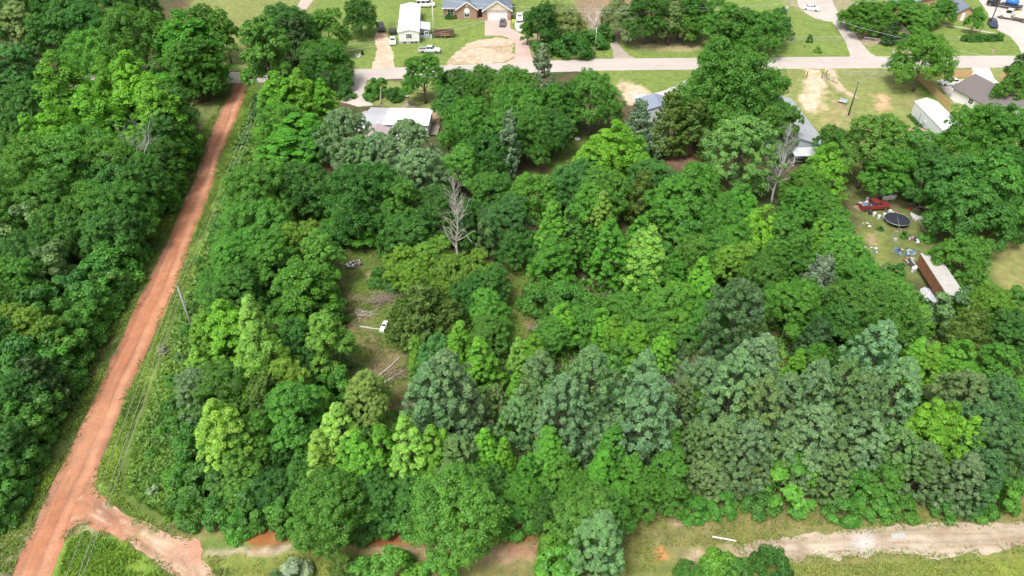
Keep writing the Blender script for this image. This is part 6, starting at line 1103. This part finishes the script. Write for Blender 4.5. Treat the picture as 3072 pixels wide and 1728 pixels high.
# play set with slide
p_ = W(992, 590); t = thing('play_set', 'wooden play tower with dark green slide under trees', 'play set', p_, R(20)); 
for x in (-.7, .7):
    for y in (-.7, .7): q = MB(); q.box((x, y, 1.4), (.12, .12, 2.8)); q.build('post', WOODF, t)
for k in range(5): q = MB(); q.box((-.6+k*.3, 0, 1.3), (.27, 1.5, .05)); q.build('deck_board', WOODF, t)
q = MB(); q.prism([(-.9, 2.8), (.9, 2.8), (0, 3.5)], 'y', -.9, .9); q.build('roof', CH['rust'], t); q = MB(); slab(q, [(.75, -.35, 1.35), (.75, .35, 1.35), (3.1, .35, .2), (3.1, -.35, .2)], .06); q.build('slide', solid('slide_green', (.02, .13, .12), .4), t)
o = MB().tube([(0, 0, 0), (.1, .05, .5), (.4, .2, .65), (1.0, .3, .6)], .06, 6).build('swing_frame', METALP, None); o.location = W(1045, 695); tag(o, 'bent pale metal frame at the clearing end', 'frame')
for lab, px, py in (('hanging white bird feeder over the shaded lawn', 1722, 380),):
    o = thing('bird_feeder', lab, 'bird feeder', W(px, 418)); q = MB(); q.tube([(0, 0, 0), (0, 0, 3.0)], .03, 6); q.build('pole', CHARC, o); q = MB(); q.lathe([(.3, 2.5), (.3, 2.8), (.02, 3.1)], n=10); q.build('feeder', WHITE, o)
o = MB().lathe([(.55, 0), (.6, .35), (.55, .4), (.02, .38)], n=14).build('stone_basin', LTGREY, None, True); o.location = W(1732, 420); tag(o, 'pale round basin on the shaded lawn', 'basin')

for px, py, w_, c_, lab in ((2778, 722, 2.6, 'sl', 'bright round bush growing in the middle of the junk yard'), (2712, 712, 1.6, 's', 'low weeds clump beside the trampoline'), (2640, 690, 1.2, 's', 'small weed clump at the red pickup yard edge'), (2855, 745, 2.0, 's', 'green bush at the head of the rusty trailer')):
    p = W(px, py); plant(c_, p.x, p.y, w_, w_*.7, lab)
junk(2700, 695, 2.2, 16, 'loose boards and cans below the trampoline', ['wood', 'ash', 'grey', 'rust'], 51, .2, size=.3); junk(2662, 585, 2.4, 16, 'dark bags and boxes behind the red pickup', ['dark', 'grey', 'white', 'ash'], 52, .4, size=.4); junk(2790, 690, 2.6, 18, 'brown boards and scrap on the bare yard soil', ['wood', 'rust', 'dark', 'tan'], 53, .25, size=.5); junk(2800, 600, 2.6, 16, 'dark scrap beside the shaded junk car', ['dark', 'rust', 'ash', 'grey'], 54, .5, size=.5); junk(2656, 800, 2.0, 12, 'small litter along the grass strip edge', ['white', 'ash', 'grey'], 55, .12, size=.25)

# ------------------------------------------------------------------ labels: single out each plant by its look, its neighbours and what it stands near
SH = {'g': 'lime-green tree', 'gp': 'pale lime tree', 'gd': 'deep green tree', 'o': 'mid-green tree', 'od': 'dark green tree', 'ol': 'light green tree', 'oy': 'yellow-green tree', 'ob': 'bluish green tree', 'p': 'grey-green pine', 'po': 'olive pine', 'pl': 'light pine', 'pd': 'dark pine', 'c': 'olive cedar', 'cd': 'dark cedar', 'cs': 'silvery cedar', 'f': 'feathery tree', 'fd': 'drooping tree', 'fl': 'light feathery tree', 'w': 'cream-flecked tree', 'ow': 'pale yellow-green tree', 's': 'green shrub', 'sd': 'dark shrub', 'sl': 'bright shrub', 'ss': 'silvery shrub', 'sy': 'yellow-green shrub', 'sg': 'grey-green shrub'}
ZS = {'across the paved street': 'across paved street', 'near the end of the red dirt road': 'near red road end', 'in the wood across the red road from its utility pole': 'red road fence side', 'beside the muddy lane': 'beside muddy lane', 'in the wood edge along the sandy lane': 'along sandy lane', 'around the junk-filled yard and sheds': 'near junk yard', 'in the pine belt': 'in pine belt', 'between the red road and the clearing': 'red road pole side', 'beside the end of the red road': 'near red road end', 'in the wood below the brushy clearing': 'below brushy clearing', 'around the clearing with the debris piles': 'near debris clearing', 'around the white-roofed home': 'near white-roofed home', 'in the thicket between clearing and junk yard': 'in middle thicket', 'below the paved street': 'near paved street'}
def size_word(code, w, h):
    if code[0] == 's': return 'small' if w < 2.4 else ('large' if w > 4.6 else 'low')
    a = w/h
    return 'narrow' if a < .42 else ('tall' if h > 13.2 else ('broad' if a > .85 else ('small' if h < 7 else 'slender' if a < .55 else 'bushy')))
VX = np.array([(v[2], v[3]) for v in VEG])
for i, (o, code, x, y, w, h, auto) in enumerate(VEG):
    if not auto: continue
    d = np.hypot(VX[:, 0]-x, VX[:, 1]-y); near = []
    for j in np.argsort(d):
        c2 = VEG[j][1]
        if j == i or c2 == code or c2 in near or (code[0] != 's' and c2[0] == 's' and d[j] > 3): continue
        near.append(c2)
        if len(near) == 2: break
    lab = f"{size_word(code, w, h)} {SH[code]} between {SH[near[0]]} and {SH[near[1]]}, {ZS[zone(*pix(x, y))]}"
    o['label'] = lab; o['group'] = lab.split(',')[1].strip()+' '+SH[code]+'s'
from collections import Counter
_cnt = Counter(o['label'] for o, *r_, a_ in VEG if a_)
for o, *r_, a_ in VEG:
    if a_ and _cnt[o['label']] > 1: o['group'] = o['label'].replace(',', '')
print('veg', len(VEG), 'unique', sum(1 for v in _cnt.values() if v == 1))
